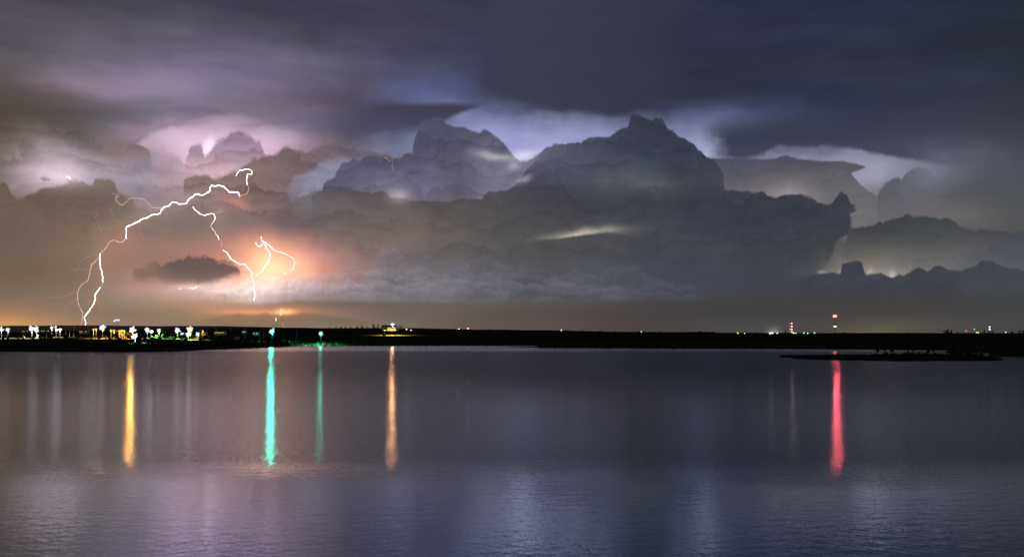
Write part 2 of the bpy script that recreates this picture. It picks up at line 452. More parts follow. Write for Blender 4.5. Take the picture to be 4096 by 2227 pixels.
    c1_c = grid(fac(A0 + wa * 0.12), E0 + we * 0.10, [
        (500, [(1200,(86,84,104)),(1700,(78,78,100)),(2000,(82,82,104)),(2300,(84,84,104))]),
        (610, [(1200,(86,84,104)),(1700,(84,82,100)),(1900,(88,86,104)),(2000,(112,110,128)),(2200,(96,95,112)),(2400,(78,79,94))]),
        (690, [(1200,(90,88,108)),(1400,(92,90,112)),(1600,(104,102,124)),(1750,(100,98,118)),(1850,(86,84,100)),(1950,(104,102,120)),(2100,(120,116,134)),(2250,(86,85,100))]),
        (760, [(1200,(96,92,106)),(1350,(88,85,102)),(1500,(118,112,128)),(1600,(134,124,138)),(1700,(112,106,124)),(1850,(94,90,102)),(1980,(130,122,138)),(2080,(150,142,158)),(2200,(100,98,112))]),
        (820, [(1200,(104,98,104)),(1450,(104,98,106)),(1580,(190,172,180)),(1640,(130,120,132)),(1800,(150,138,152)),(1950,(150,138,150)),(2100,(120,112,125))])], 30, 40)
    col, _, _ = layer(col, c1, c1_c, 0.013, 0.007, 0.02, 0.65, step(A0, 0.55, 0.30) * step(E0, 0.38, 0.46), 0.55, pf=0.20)

    # the anvil on the right and the cumulus next to it
    c1r = [(2790,900),(2800,640),(2850,637),(2960,636),(3040,640),(3102,637),(3120,628),(3143,622),(3165,630),(3193,640),(3253,645),(3329,647),(3379,650),(3396,655),(3404,690),(3412,708),(3440,738),(3465,761),(3505,788),(3540,880)]
    c1r_c = grid(fac(A0 + wa * 0.1), E0 + we * 0.06, [
        (640, [(2780,(78,80,94)),(3000,(78,79,94)),(3400,(84,83,92)),(3500,(92,92,100))]),
        (700, [(2780,(84,84,92)),(2950,(88,87,96)),(3150,(98,96,102)),(3300,(92,90,96)),(3420,(98,97,104))]),
        (780, [(2780,(92,88,94)),(2950,(110,104,110)),(3120,(146,138,146)),(3220,(138,132,140)),(3330,(100,98,104)),(3450,(104,103,108))]),
        (860, [(2780,(110,104,110)),(3100,(150,142,148)),(3300,(112,108,112)),(3450,(108,106,110))])], 30, 40)
    col, _, _ = layer(col, c1r, c1r_c, 0.005, 0.006, 0.01, 0.1, step(E0, 0.34, 0.42), pf=0.1)
    tip_b = curve(A0, [(3300,660),(3350,678),(3405,692),(3436,682),(3464,671),(3480,600)])
    col, _, _ = layer(col, [(3299,800),(3300,668),(3329,647),(3379,650),(3420,655),(3450,664),(3464,672),(3480,800)], lin((88,87,94)), 0.003, 0.005, 0.008, 0.0, step(E0 - tip_b, -0.005, 0.006))
    c1s = [(3490,1000),(3508,795),(3520,763),(3535,748),(3556,728),(3576,714),(3596,714),(3606,727),(3611,718),(3618,702),(3646,682),(3666,675),(3697,677),(3722,692),(3747,723),(3790,770),(3860,850)]
    c1s_c = mix(step(E0, 0.42, 0.58), lin((102,101,107)), lin((90,91,100)))
    col, _, _ = layer(col, c1s, c1s_c, 0.006, 0.008, 0.01, 0.15, step(A0, 1.62, 1.45) * step(E0, 0.34, 0.42), pf=0.08)

    # the great dark tower and its bank
    tw = [(2050,900),(2078,730),(2104,690),(2132,655),(2150,635),(2168,615),(2185,598),(2211,588),(2237,585),(2262,583),(2280,577),(2327,578),(2350,562),(2391,553),(2442,549),(2459,534),(2485,523),(2511,519),(2517,491),(2528,472),(2539,465),(2558,468),(2575,478),(2601,487),(2614,486),(2627,478),(2650,478),(2656,491),(2665,508),(2676,526),(2699,534),(2712,549),(2738,556),(2755,573),(2781,590),(2789,605),(2802,611),(2823,633),(2849,645),(2890,700),(2960,900)]
    tw_c = grid(fac(A0 + wa * 0.15), E0 + we * 0.10, [
        (460, [(2150,(84,82,102)),(2400,(62,65,82)),(2700,(52,56,74)),(3000,(54,58,74))]),
        (580, [(2150,(92,90,110)),(2300,(82,82,100)),(2420,(68,70,87)),(2550,(56,60,76)),(2700,(53,57,72)),(3000,(58,61,74))]),
        (640, [(2150,(84,82,100)),(2300,(78,78,95)),(2420,(72,74,88)),(2520,(70,75,85)),(2640,(62,66,77)),(2800,(60,63,75)),(3000,(66,68,80))]),
        (700, [(2150,(76,75,92)),(2300,(72,72,88)),(2420,(82,87,94)),(2540,(86,92,95)),(2620,(76,81,87)),(2750,(62,66,76)),(2950,(66,68,80))]),
        (780, [(2150,(68,67,80)),(2400,(62,63,72)),(2600,(64,67,74)),(2900,(58,61,73))])], 30, 40)
    col, _, _ = layer(col, tw, tw_c, 0.012, 0.006, 0.015, 0.35, step(E0, 0.40, 0.50), 0.45, pf=0.17)
    c2 = [(1000,900),(1120,850),(1200,800),(1243,779),(1255,774),(1300,768),(1400,770),(1480,776),(1500,774),(1534,770),(1551,778),(1560,793),(1577,798),(1607,800),(1628,806),(1654,810),(1692,806),(1735,808),(1800,814),(1834,806),(1886,802),(1924,806),(1933,791),(1958,772),(1988,776),(2005,768),(2044,763),(2065,740),(2100,718),(2117,710),(2143,710),(2155,716),(2164,695),(2185,687),(2211,692),(2224,673),(2250,669),(2271,680),(2284,697),(2330,702),(2400,730),(2500,750),(2700,760),(2850,764),(2960,772),(3040,772),(3060,776),(3075,792),(3100,798),(3140,788),(3210,784),(3235,792),(3260,802),(3275,820),(3300,824),(3322,826),(3330,814),(3345,808),(3347,785),(3362,774),(3380,778),(3392,785),(3394,812),(3410,820),(3424,828),(3430,845),(3440,1120)]
    c2_c = grid(fac(A0 + wa * 0.15), E0 + we * 0.10, [
        (460, [(1200,(70,70,84)),(2400,(58,61,78)),(2700,(54,58,76)),(3000,(54,58,74)),(3400,(56,59,70))]),
        (580, [(1200,(76,74,86)),(2200,(72,72,88)),(2450,(62,65,80)),(2700,(54,58,73)),(3000,(58,61,74)),(3400,(56,59,70))]),
        (690, [(1200,(82,78,84)),(1900,(76,76,84)),(2150,(72,72,88)),(2300,(72,73,88)),(2420,(82,87,94)),(2520,(84,91,95)),(2620,(74,79,86)),(2750,(62,66,76)),(2950,(66,68,80)),(3400,(58,61,72))]),
        (780, [(1200,(100,92,98)),(1500,(94,86,88)),(1900,(84,79,82)),(2150,(68,67,74)),(2400,(62,63,72)),(2600,(62,65,73)),(2900,(57,60,72)),(3400,(56,58,70))]),
        (860, [(1200,(100,92,94)),(1500,(106,96,94)),(1700,(100,91,89)),(1900,(84,80,80)),(2150,(76,75,78)),(2500,(68,70,77)),(2900,(58,61,72)),(3250,(56,58,70)),(3400,(60,62,72))]),
        (940, [(1200,(106,94,94)),(1450,(116,103,100)),(1700,(112,100,96)),(1900,(90,86,86)),(2100,(80,79,81)),(2500,(72,73,78)),(2900,(62,65,75)),(3300,(58,62,70))]),
        (1010, [(1200,(150,116,112)),(1400,(136,112,108)),(1600,(112,101,99)),(1800,(100,94,94)),(2000,(85,83,86)),(2300,(77,78,81)),(2700,(67,70,77)),(3100,(63,66,72)),(3330,(64,66,71))]),
        (1100, [(1200,(200,140,124)),(1400,(172,128,120)),(1500,(134,120,120)),(1700,(115,110,114)),(2000,(97,96,104)),(2300,(83,85,95)),(2700,(68,73,85)),(3200,(60,65,76))])], 32, 40)
    c2mask = step(A0 + we * 0.16, -1.0, -0.70) * step(E0 + we * 0.05, 0.20, 0.34)
    bound = step(E0, 0.20, 0.34) * 0.05 + step(E0, 0.345, 0.375) * 0.058 + step(E0, 0.440, 0.452) * 0.02 + 1.178
    side = A0 - bound + (lump - 0.4) * 0.05 + (fine - 0.5) * 0.03
    c2mask = c2mask * step(side, 0.008, -0.008)
    col, d2, m2 = layer(col, c2, c2_c, 0.012, 0.006, 0.015, 0.32, c2mask, 0.45, pf=0.14)

    # bright slot inside the dark bank
    slot_lo = curve(A0 + wa * 0.03, [(2100,975),(2180,957),(2240,952),(2300,944),(2360,935),(2430,928),(2480,933),(2540,955),(2700,990)])
    slm = step(E0 - slot_lo + (0.5 - lump) * 0.012, -0.003, 0.012)
    col = glow(col, 2330, 938, 130, 20, (0.62, 0.56, 0.46), 0.72, 0.10, 1.0, slm)
    col = glow(col, 2295, 940, 34, 9, (0.60, 0.45, 0.10), 0.22, 0.15, 1.0, slm)
    # bright chinks left of the tower
    col = glow(col, 1985, 622, 75, 15, (0.72, 0.74, 0.66), 0.36, -0.05)
    col = glow(col, 2095, 614, 40, 22, (0.8, 0.78, 0.82), 0.26)
    col = glow(col, 2058, 660, 24, 20, (0.8, 0.78, 0.86), 0.24)
    col = glow(col, 2095, 718, 28, 13, (0.8, 0.75, 0.80), 0.26, 0.5)
    col = glow(col, 1592, 782, 40, 34, (0.8, 0.66, 0.70), 0.22)

    # right bank, then the low front bank under it
    c3 = [(3290,940),(3394,922),(3415,919),(3440,916),(3490,912),(3515,899),(3520,891),(3545,891),(3571,876),(3591,876),(3620,868),(3636,864),(3656,876),(3732,876),(3762,884),(3787,881),(3817,899),(3863,924),(3903,937),(3916,924),(3948,924),(3964,934),(4095,937),(4230,940)]
    c3_c = grid(fac(A0), E0 + we * 0.04, [
        (880, [(3200,(58,62,72)),(3500,(62,64,70)),(3700,(64,67,73)),(4096,(66,69,76))]),
        (940, [(3200,(58,62,70)),(3500,(66,68,72)),(3700,(68,71,75)),(4096,(68,71,78))]),
        (1000, [(3300,(76,77,78)),(3450,(92,90,88)),(3650,(88,87,86)),(4096,(72,75,82))]),
        (1060, [(3300,(112,108,102)),(3450,(120,114,108)),(3650,(108,105,104)),(3850,(94,95,98)),(4096,(78,82,90))]),
        (1115, [(3270,(170,160,150)),(3330,(150,142,135)),(3500,(150,140,132)),(3560,(170,155,150)),(3700,(120,117,116)),(4096,(84,88,96))])], 24, 40)
    c3m = step(A0 + E0 * -0.2, 1.00, 1.09) * step(E0, 0.185, 0.205)
    col, _, _ = layer(col, c3, c3_c, 0.012, 0.006, 0.015, 0.22, c3m, pf=0.09)
    col = glow(col, 3478, 1088, 14, 16, (0.8, 0.72, 0.70), 0.22)
    col = glow(col, 3566, 1098, 14, 18, (0.8, 0.70, 0.68), 0.30)
    col = glow(col, 3285, 1094, 18, 14, (0.8, 0.74, 0.66), 0.25)
    c4 = [(2800,1250),(3150,1130),(3260,1105),(3300,1102),(3330,1098),(3362,1100),(3368,1062),(3385,1056),(3440,1054),(3452,1070),(3458,1106),(3500,1102),(3520,1098),(3545,1112),(3570,1116),(3600,1100),(3640,1096),(3665,1080),(3690,1076),(3710,1096),(3735,1072),(3765,1066),(3790,1088),(3850,1090),(3880,1078),(3910,1072),(3930,1052),(3965,1048),(3990,1062),(4020,1076),(4060,1078),(4100,1092),(4230,1080)]
    c4_c = grid(fac(A0), E0, [
        (1040, [(3000,(60,64,76)),(3300,(60,64,76)),(3600,(62,66,74)),(4096,(66,71,79))]),
        (1150, [(2900,(64,67,78)),(3300,(64,66,74)),(3600,(64,67,74)),(4096,(68,72,78))]),
        (1210, [(2900,(66,66,68)),(3300,(66,65,66)),(3700,(66,66,67)),(4096,(67,69,70))])], 16, 40)
    col, _, _ = layer(col, c4, c4_c, 0.012, 0.005, 0.012, 0.08, step(A0, 0.95, 1.18) * step(E0, 0.10, 0.15), pf=0.08)

    # row of small cumulus above the flat cloud base over the horizon
    row_m = step(A0 + we * 0.3, -1.45, -1.0) * step(A0 + we * 0.3, 0.95, 0.2) * step(E0, 0.285, 0.20) * step(E0, 0.135, 0.15)
    col = shade(col, (rel2 * 0.25 + cap1 * -0.12 + cap2 * -0.16) * row_m + 1.0)
    rows = [
        (1, [(1380,1230),(1470,1120),(1500,1075),(1520,1030),(1545,1010),(1590,1008),(1612,1030),(1640,1060),(1690,1048),(1730,1034),(1770,1060),(1840,1080),(1900,1060),(1960,1040),(2040,1075),(2120,1090),(2240,1120),(2400,1230)], 0.030, (0.10, 0.78)),
        (2, [(860,1240),(1000,1165),(1100,1130),(1200,1128),(1300,1120),(1380,1110),(1440,1090),(1500,1100),(1570,1092),(1640,1105),(1720,1100),(1790,1120),(1850,1085),(1890,1080),(1940,1115),(2020,1100),(2100,1120),(2260,1130),(2350,1098),(2420,1120),(2480,1090),(2560,1080),(2620,1130),(2800,1170),(2900,1240)], 0.040, (0.30, 0.80)),
        (3, [(860,1240),(960,1175),(1060,1160),(1180,1148),(1240,1158),(1300,1150),(1400,1158),(1440,1135),(1500,1158),(1560,1150),(1640,1162),(1750,1150),(1820,1130),(1900,1145),(2000,1150),(2100,1145),(2200,1158),(2300,1150),(2450,1165),(2600,1175),(2800,1200),(2900,1240)], 0.035, (0.42, 0.86)),
    ]
    c5_c = ramp(fac(A0), [(0.0, lin((190,160,150))), (0.22, lin((186,160,158))), (0.30, lin((160,148,152))), (0.38, lin((136,130,138))), (0.5, lin((104,103,113))), (0.66, lin((74,77,88))), (1.0, lin((66,69,78)))])[0]
    floor5 = step(E0 + we * 0.03 + (mott - 0.5) * 0.03, 0.112, 0.152)
    for q, pts, am, (rim, base) in rows:
        h5 = curve(A0 + wa * 0.03 + (q * 0.013), pts)
        d5 = h5 - E0 + (0.42 - lump2) * am * 2
        m5 = step(d5, -0.005, 0.005) * floor5
        sh = (d5 * (-1 / 0.020))._op('EXPONENT')._op('MINIMUM', 1.2) * rim + rel2 * 0.3 + relief * 0.5 + cap2 * -0.15 + (mott - 0.5) * 0.8 + base
        col = mix(m5 * (0.45 if q == 1 else 0.52), col, shade(c5_c, sh))

    # ragged dark cloud in front of the orange glow
    rag_t = [(500,1180),(540,1095),(600,1078),(660,1065),(720,1058),(760,1048),(800,1052),(840,1044),(880,1050),(920,1062),(945,1085),(960,1110),(975,1180)]
    rag_b = [(500,1105),(560,1122),(640,1128),(720,1126),(800,1130),(860,1128),(910,1116),(940,1106),(990,1090)]
    hb = curve(A0 + wa * 0.06, rag_b)
    mb = step(E0 - hb + (mott - 0.5) * 0.05 + (fine - 0.5) * 0.015, -0.016, 0.020)
    rag_c = mix(step(A0 + (mott - 0.5) * 0.3, -1.45, -1.22), lin((138,110,98)), mix(step(E0, 0.19, 0.25), lin((112,94,90)), lin((88,80,81))))

    # the lightning's own glow inside the cloud
    col = glow(col, 1080, 1045, 150, 95, (1.0, 0.42, 0.22), 0.42)
    col = glow(col, 1060, 1060, 75, 70, (1.0, 0.62, 0.30), 0.45)
    col = glow(col, 1165, 1075, 80, 40, (1.0, 0.62, 0.32), 0.34)
    col = glow(col, 1240, 1050, 150, 85, (0.95, 0.36, 0.27), 0.15)
    col = glow(col, 720, 1000, 280, 60, (0.85, 0.38, 0.28), 0.07)
    col = glow(col, 1230, 1140, 140, 34, (1.0, 0.78, 0.76), 0.12, 0.0, 1.0, lumpy)
    col = glow(col, 980, 1010, 260, 90, (0.8, 0.25, 0.16), 0.16)
    col = glow(col, 1015, 1150, 170, 40, (1.0, 0.86, 0.80), 0.42, 0.0, 1.0, lumpy)
    col = glow(col, 500, 950, 60, 60, (0.8, 0.30, 0.14), 0.13)
    col = glow(col, 600, 850, 150, 26, (0.9, 0.62, 0.50), 0.07, 0.42)
    col = glow(col, 820, 760, 150, 22, (0.9, 0.70, 0.62), 0.07, 0.30)
    col = glow(col, 405, 1020, 40, 110, (0.9, 0.50, 0.30), 0.06)
    col = glow(col, 865, 850, 34, 80, (0.9, 0.70, 0.60), 0.05)
    col = glow(col, 900, 795, 60, 40, (0.9, 0.25, 0.18), 0.14)
    col = glow(col, 960, 815, 40, 30, (1.0, 0.30, 0.16), 0.22)
    col = glow(col, 1125, 1248, 34, 14, (1.0, 0.60, 0.20), 0.70)
    col = glow(col, 1040, 1245, 140, 11, (1.0, 0.45, 0.20), 0.30)
    col = glow(col, 262, 700, 95, 44, (0.9, 0.75, 0.85), 0.32)
    col = glow(col, 170, 690, 100, 60, (0.8, 0.70, 0.78), 0.12)
    col = glow(col, 560, 720, 150, 30, (0.8, 0.70, 0.80), 0.13, -0.12)
    col = glow(col, 760, 1148, 60, 10, (1.0, 0.70, 0.66), 0.22)
    col, _, _ = layer(col, rag_t, rag_c, 0.028, 0.009, 0.07, 0.1, mb * 0.86, pf=0.10)
    # low clouds against the orange strip
    low = [(700,1300),(880,1268),(960,1258),(1020,1262),(1060,1255),(1100,1262),(1160,1262),(1220,1256),(1300,1262),(1400,1280),(1600,1330)]
    low_c = mix(step(A0, -1.3, -0.85), lin((140,118,92)), lin((116,104,90)))
    col, _, _ = layer(col, low, low_c, 0.010, 0.010, 0.03, 0.15, step(E0, 0.02, 0.05) * 0.7)
    # town glow on the horizon
    col = glow(col, 3480, 1332, 110, 20, (0.42, 0.36, 0.08), 0.16)
    col = glow(col, 3088, 1332, 26, 20, (0.55, 0.70, 0.70), 0.30)
    col = glow(col, 60, 1318, 190, 46, (0.8, 0.36, 0.05), 0.16)

    # beyond the picture the same dull deck goes on all round
    front = step(az._op('ABSOLUTE'), 0.62, 1.3)
    deck_c = mix(step(E0, 0.0, 1.6), lin((72,68,70)), lin((52,53,66)))
    col = mix(front, col, deck_c)
    high = step(dz, 0.40, 0.62)
    col = mix(high, col, lin((56, 56, 70)))
    link(col, bg.inputs['Color'])
    bg.inputs['Strength'].default_value = 1.0
    w.cycles.sampling_method = 'MANUAL'
    w.cycles.sample_map_resolution = 256
    return w


scene.world = build_world()
#@@MAIN
# ------------------------------------------------------------------ geometry helpers
def px(x, y, Y):
    """the point seen at photo pixel (x, y) at a depth of Y metres"""
    return Vector(((x - 2048.0) / FPX * Y, Y, CAM_H + (HY - y) / FPX * Y))


def interp(x, pts):
    return float(np.interp(x, [p[0] for p in pts], [p[1] for p in pts]))


SHORE = [(-1500, 1414), (-300, 1407), (0, 1406), (300, 1407), (520, 1408), (700, 1406), (790, 1401), (900, 1396), (1010, 1391),
         (1120, 1387), (1190, 1383), (1300, 1382), (1500, 1382), (1800, 1381), (2100, 1381.5), (2148, 1382), (2160, 1390), (2400, 1391.5),
         (2700, 1393), (3000, 1394), (3300, 1396), (3480, 1398), (3700, 1399), (3860, 1402), (3960, 1412), (4010, 1424), (4096, 1426), (4500, 1432), (5500, 1438)]
SKYL = [(-1500, 1306), (0, 1303), (200, 1301), (330, 1300), (500, 1302), (700, 1303), (900, 1304), (1000, 1306), (1150, 1309),
        (1300, 1312), (1550, 1311), (1650, 1312), (1800, 1315), (1900, 1318), (2000, 1318), (2200, 1320), (2330, 1323), (2500, 1326.5),
        (2700, 1327), (2800, 1326), (2900, 1330), (3100, 1331), (3500, 1330.5), (4096, 1331), (5500, 1331)]
CREST = 2200.0


def shore_depth(x):
    return CAM_H * FPX / (interp(x, SHORE) - HY)


def ground_z(x, Y):
    D0 = shore_depth(x)
    t = Y - D0
    if t < 0:
        return -0.8
    if t < 12:
        return -0.3 + 1.3 * t / 12
    zc = CAM_H + (HY - interp(x, SKYL)) / FPX * CREST
    s = (t - 12) / (CREST - D0 - 12)
    if s <= 1:
        return 1.0 + (zc - 1.0) * (s ** 0.95)
    return zc - min(8.0, (s - 1) * 14)


def on_ground(x, Y):
    p = px(x, HY, Y)
    p.z = ground_z(x, Y)
    return p


def tag(o, label=None, cat=None, group=None, kind=None):
    if label: o['label'] = label
    if cat: o['category'] = cat
    if group: o['group'] = group
    if kind: o['kind'] = kind
    return o


def thing(name, loc, label, cat, group=None, rz=0.0):
    o = bpy.data.objects.new(name, None)
    o.empty_display_size = 0.5
    COL.objects.link(o)
    o.location = loc
    o.rotation_euler.z = rz
    return tag(o, label, cat, group)


def mesh_obj(name, verts, faces, mat, parent=None, smooth=False):
    me = bpy.data.meshes.new(name)
    me.from_pydata([tuple(v) for v in verts], [], faces)
    me.materials.append(mat)
    if smooth:
        me.polygons.foreach_set('use_smooth', [True] * len(me.polygons))
    me.update()
    o = bpy.data.objects.new(name, me)
    COL.objects.link(o)
    o.parent = parent
    return o


def link_mesh(name, me, parent=None, loc=(0, 0, 0), rot=(0, 0, 0), scale=(1, 1, 1)):
    o = bpy.data.objects.new(name, me)
    COL.objects.link(o)
    o.parent = parent
    o.location = loc
    o.rotation_euler = rot
    o.scale = scale
    return o


class MB:
    """collects simple solids into one mesh"""
    def __init__(self):
        self.v, self.f = [], []

    def box(self, c, s, rz=0.0):
        b = len(self.v)
        cr, sr = math.cos(rz), math.sin(rz)
        for dz in (-.5, .5):
            for dx, dy in ((-.5, -.5), (.5, -.5), (.5, .5), (-.5, .5)):
                x, y = dx * s[0], dy * s[1]
                self.v.append((c[0] + x * cr - y * sr, c[1] + x * sr + y * cr, c[2] + dz * s[2]))
        self.f += [(b, b+3, b+2, b+1), (b+4, b+5, b+6, b+7)] + [(b+i, b+(i+1) % 4, b+4+(i+1) % 4, b+4+i) for i in range(4)]
        return self

    def tube(self, pts, radii, n=6):
        b = len(self.v)
        pts = [Vector(p) for p in pts]
        for i, p in enumerate(pts):
            t = (pts[min(i + 1, len(pts) - 1)] - pts[max(i - 1, 0)])
            t = t.normalized() if t.length > 1e-9 else Vector((0, 0, 1))
            a = t.cross(Vector((0, 1, 0.13)))
            a = a.normalized() if a.length > 1e-4 else Vector((1, 0, 0))
            c = t.cross(a)
            r = radii[i] if hasattr(radii, '__len__') else radii
            for k in range(n):
                an = 2 * math.pi * k / n
                self.v.append(tuple(p + a * (math.cos(an) * r) + c * (math.sin(an) * r)))
        for i in range(len(pts) - 1):
            for k in range(n):
                self.f.append((b + i*n + k, b + i*n + (k+1) % n, b + (i+1)*n + (k+1) % n, b + (i+1)*n + k))
        self.f.append(tuple(b + k for k in range(n))[::-1])
        self.f.append(tuple(b + (len(pts)-1)*n + k for k in range(n)))
        return self

    def ball(self, c, r, nu=10, nv=7, sq=(1, 1, 1)):
        b = len(self.v)
        for j in range(1, nv):
            th = math.pi * j / nv
            for i in range(nu):
                ph = 2 * math.pi * i / nu
                self.v.append((c[0] + r*sq[0]*math.sin(th)*math.cos(ph), c[1] + r*sq[1]*math.sin(th)*math.sin(ph), c[2] + r*sq[2]*math.cos(th)))
        top = len(self.v); self.v.append((c[0], c[1], c[2] + r*sq[2]))
        bot = len(self.v); self.v.append((c[0], c[1], c[2] - r*sq[2]))
        for j in range(nv - 2):
            for i in range(nu):
                self.f.append((b + j*nu + i, b + (j+1)*nu + i, b + (j+1)*nu + (i+1) % nu, b + j*nu + (i+1) % nu))
        for i in range(nu):
            self.f.append((top, b + i, b + (i+1) % nu))
            self.f.append((bot, b + (nv-2)*nu + (i+1) % nu, b + (nv-2)*nu + i))
        return self

    def build(self, name, mat, parent=None, smooth=False):
        return mesh_obj(name, self.v, self.f, mat, parent, smooth)


# ------------------------------------------------------------------ materials
def material(name):
    m = bpy.data.materials.new(name)
    m.use_nodes = True
    m.node_tree.nodes.clear()
    S.nt = m.node_tree
    out = m.node_tree.nodes.new('ShaderNodeOutputMaterial')
    return m, out


def rough_mat(name, c1, c2, scale=0.5, rough=0.9, spec=0.2):
    m, out = material(name)
    nt = m.node_tree
    b = nt.nodes.new('ShaderNodeBsdfPrincipled')
    b.inputs['Roughness'].default_value = rough
    b.inputs['Specular IOR Level'].default_value = spec
    tc = nt.nodes.new('ShaderNodeTexCoord')
    f, _ = noise(S(tc.outputs['Object']), scale, 4, 0.6)
    link(mix(step(f, 0.3, 0.7), c1, c2), b.inputs['Base Color'])
    nt.links.new(b.outputs[0], out.inputs[0])
    return m


def emit_mat(name, col, strength):
    m, out = material(name)
    e = m.node_tree.nodes.new('ShaderNodeEmission')
    e.inputs[0].default_value = (*col, 1)
    e.inputs[1].default_value = strength
    m.node_tree.links.new(e.outputs[0], out.inputs[0])
    m.cycles.emission_sampling = 'NONE'
    return m


def earth_mat():
    """dark rough grass, with the hazy town glow painted as a pale field on the ridge behind the town"""
    m, out = material('grass_and_ridge_glow')
    nt = m.node_tree
    b = nt.nodes.new('ShaderNodeBsdfDiffuse')
    geo = nt.nodes.new('ShaderNodeNewGeometry')
    sp = nt.nodes.new('ShaderNodeSeparateXYZ')
    nt.links.new(geo.outputs['Position'], sp.inputs[0])
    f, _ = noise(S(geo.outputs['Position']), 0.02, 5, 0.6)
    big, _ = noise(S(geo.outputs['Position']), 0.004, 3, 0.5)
    zone = step(S(sp.outputs[0]) + (big - 0.5) * 300.0, -430.0, -800.0) * step(S(sp.outputs[1]) + (big - 0.5) * 200.0, 1150.0, 1350.0)
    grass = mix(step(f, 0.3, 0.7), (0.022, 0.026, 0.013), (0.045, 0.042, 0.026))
    glow_tone = mix(step(f, 0.3, 0.7), (0.25, 0.21, 0.14), (0.36, 0.31, 0.22))  # ground colour paled here to carry the hazy glow over the ridge
    link(mix(zone, grass, glow_tone), b.inputs['Color'])
    nt.links.new(b.outputs[0], out.inputs[0])
    return m


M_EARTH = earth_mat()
M_SHORE = rough_mat('dark_shore_mud', (0.022, 0.017, 0.013), (0.040, 0.030, 0.022), 0.06, 1.0, 0.0)
M_LEAF = rough_mat('dark_leaf', (0.035, 0.060, 0.018), (0.070, 0.100, 0.030), 0.8, 0.9, 0.05)
M_LEAF2 = rough_mat('olive_leaf', (0.050, 0.062, 0.022), (0.085, 0.095, 0.036), 0.8, 0.9, 0.05)
M_BARK = rough_mat('bark', (0.050, 0.036, 0.026), (0.090, 0.070, 0.050), 3.0)
M_STEEL = rough_mat('galvanised_steel', (0.22, 0.22, 0.22), (0.32, 0.32, 0.31), 2.0, 0.5, 0.5)
M_REDP = rough_mat('red_paint', (0.30, 0.03, 0.02), (0.38, 0.05, 0.03), 1.0, 0.5, 0.4)
M_WHITE = rough_mat('white_paint', (0.62, 0.60, 0.56), (0.75, 0.73, 0.68), 0.4, 0.6, 0.4)
M_WALL = rough_mat('plaster', (0.36, 0.32, 0.25), (0.46, 0.42, 0.34), 0.6, 0.9)
M_ROOF = rough_mat('metal_roof', (0.12, 0.11, 0.10), (0.20, 0.18, 0.16), 0.6, 0.6)
M_DARK = rough_mat('dark_rubber', (0.02, 0.02, 0.02), (0.04, 0.04, 0.04), 2.0)
M_GLASS = rough_mat('dark_glass', (0.02, 0.025, 0.03), (0.03, 0.035, 0.04), 1.0, 0.1, 0.5)


WATER = (0.014, 0.074, -0.086, 0.125)   # chop slope near, in the ruffled belt, and the drops beyond it


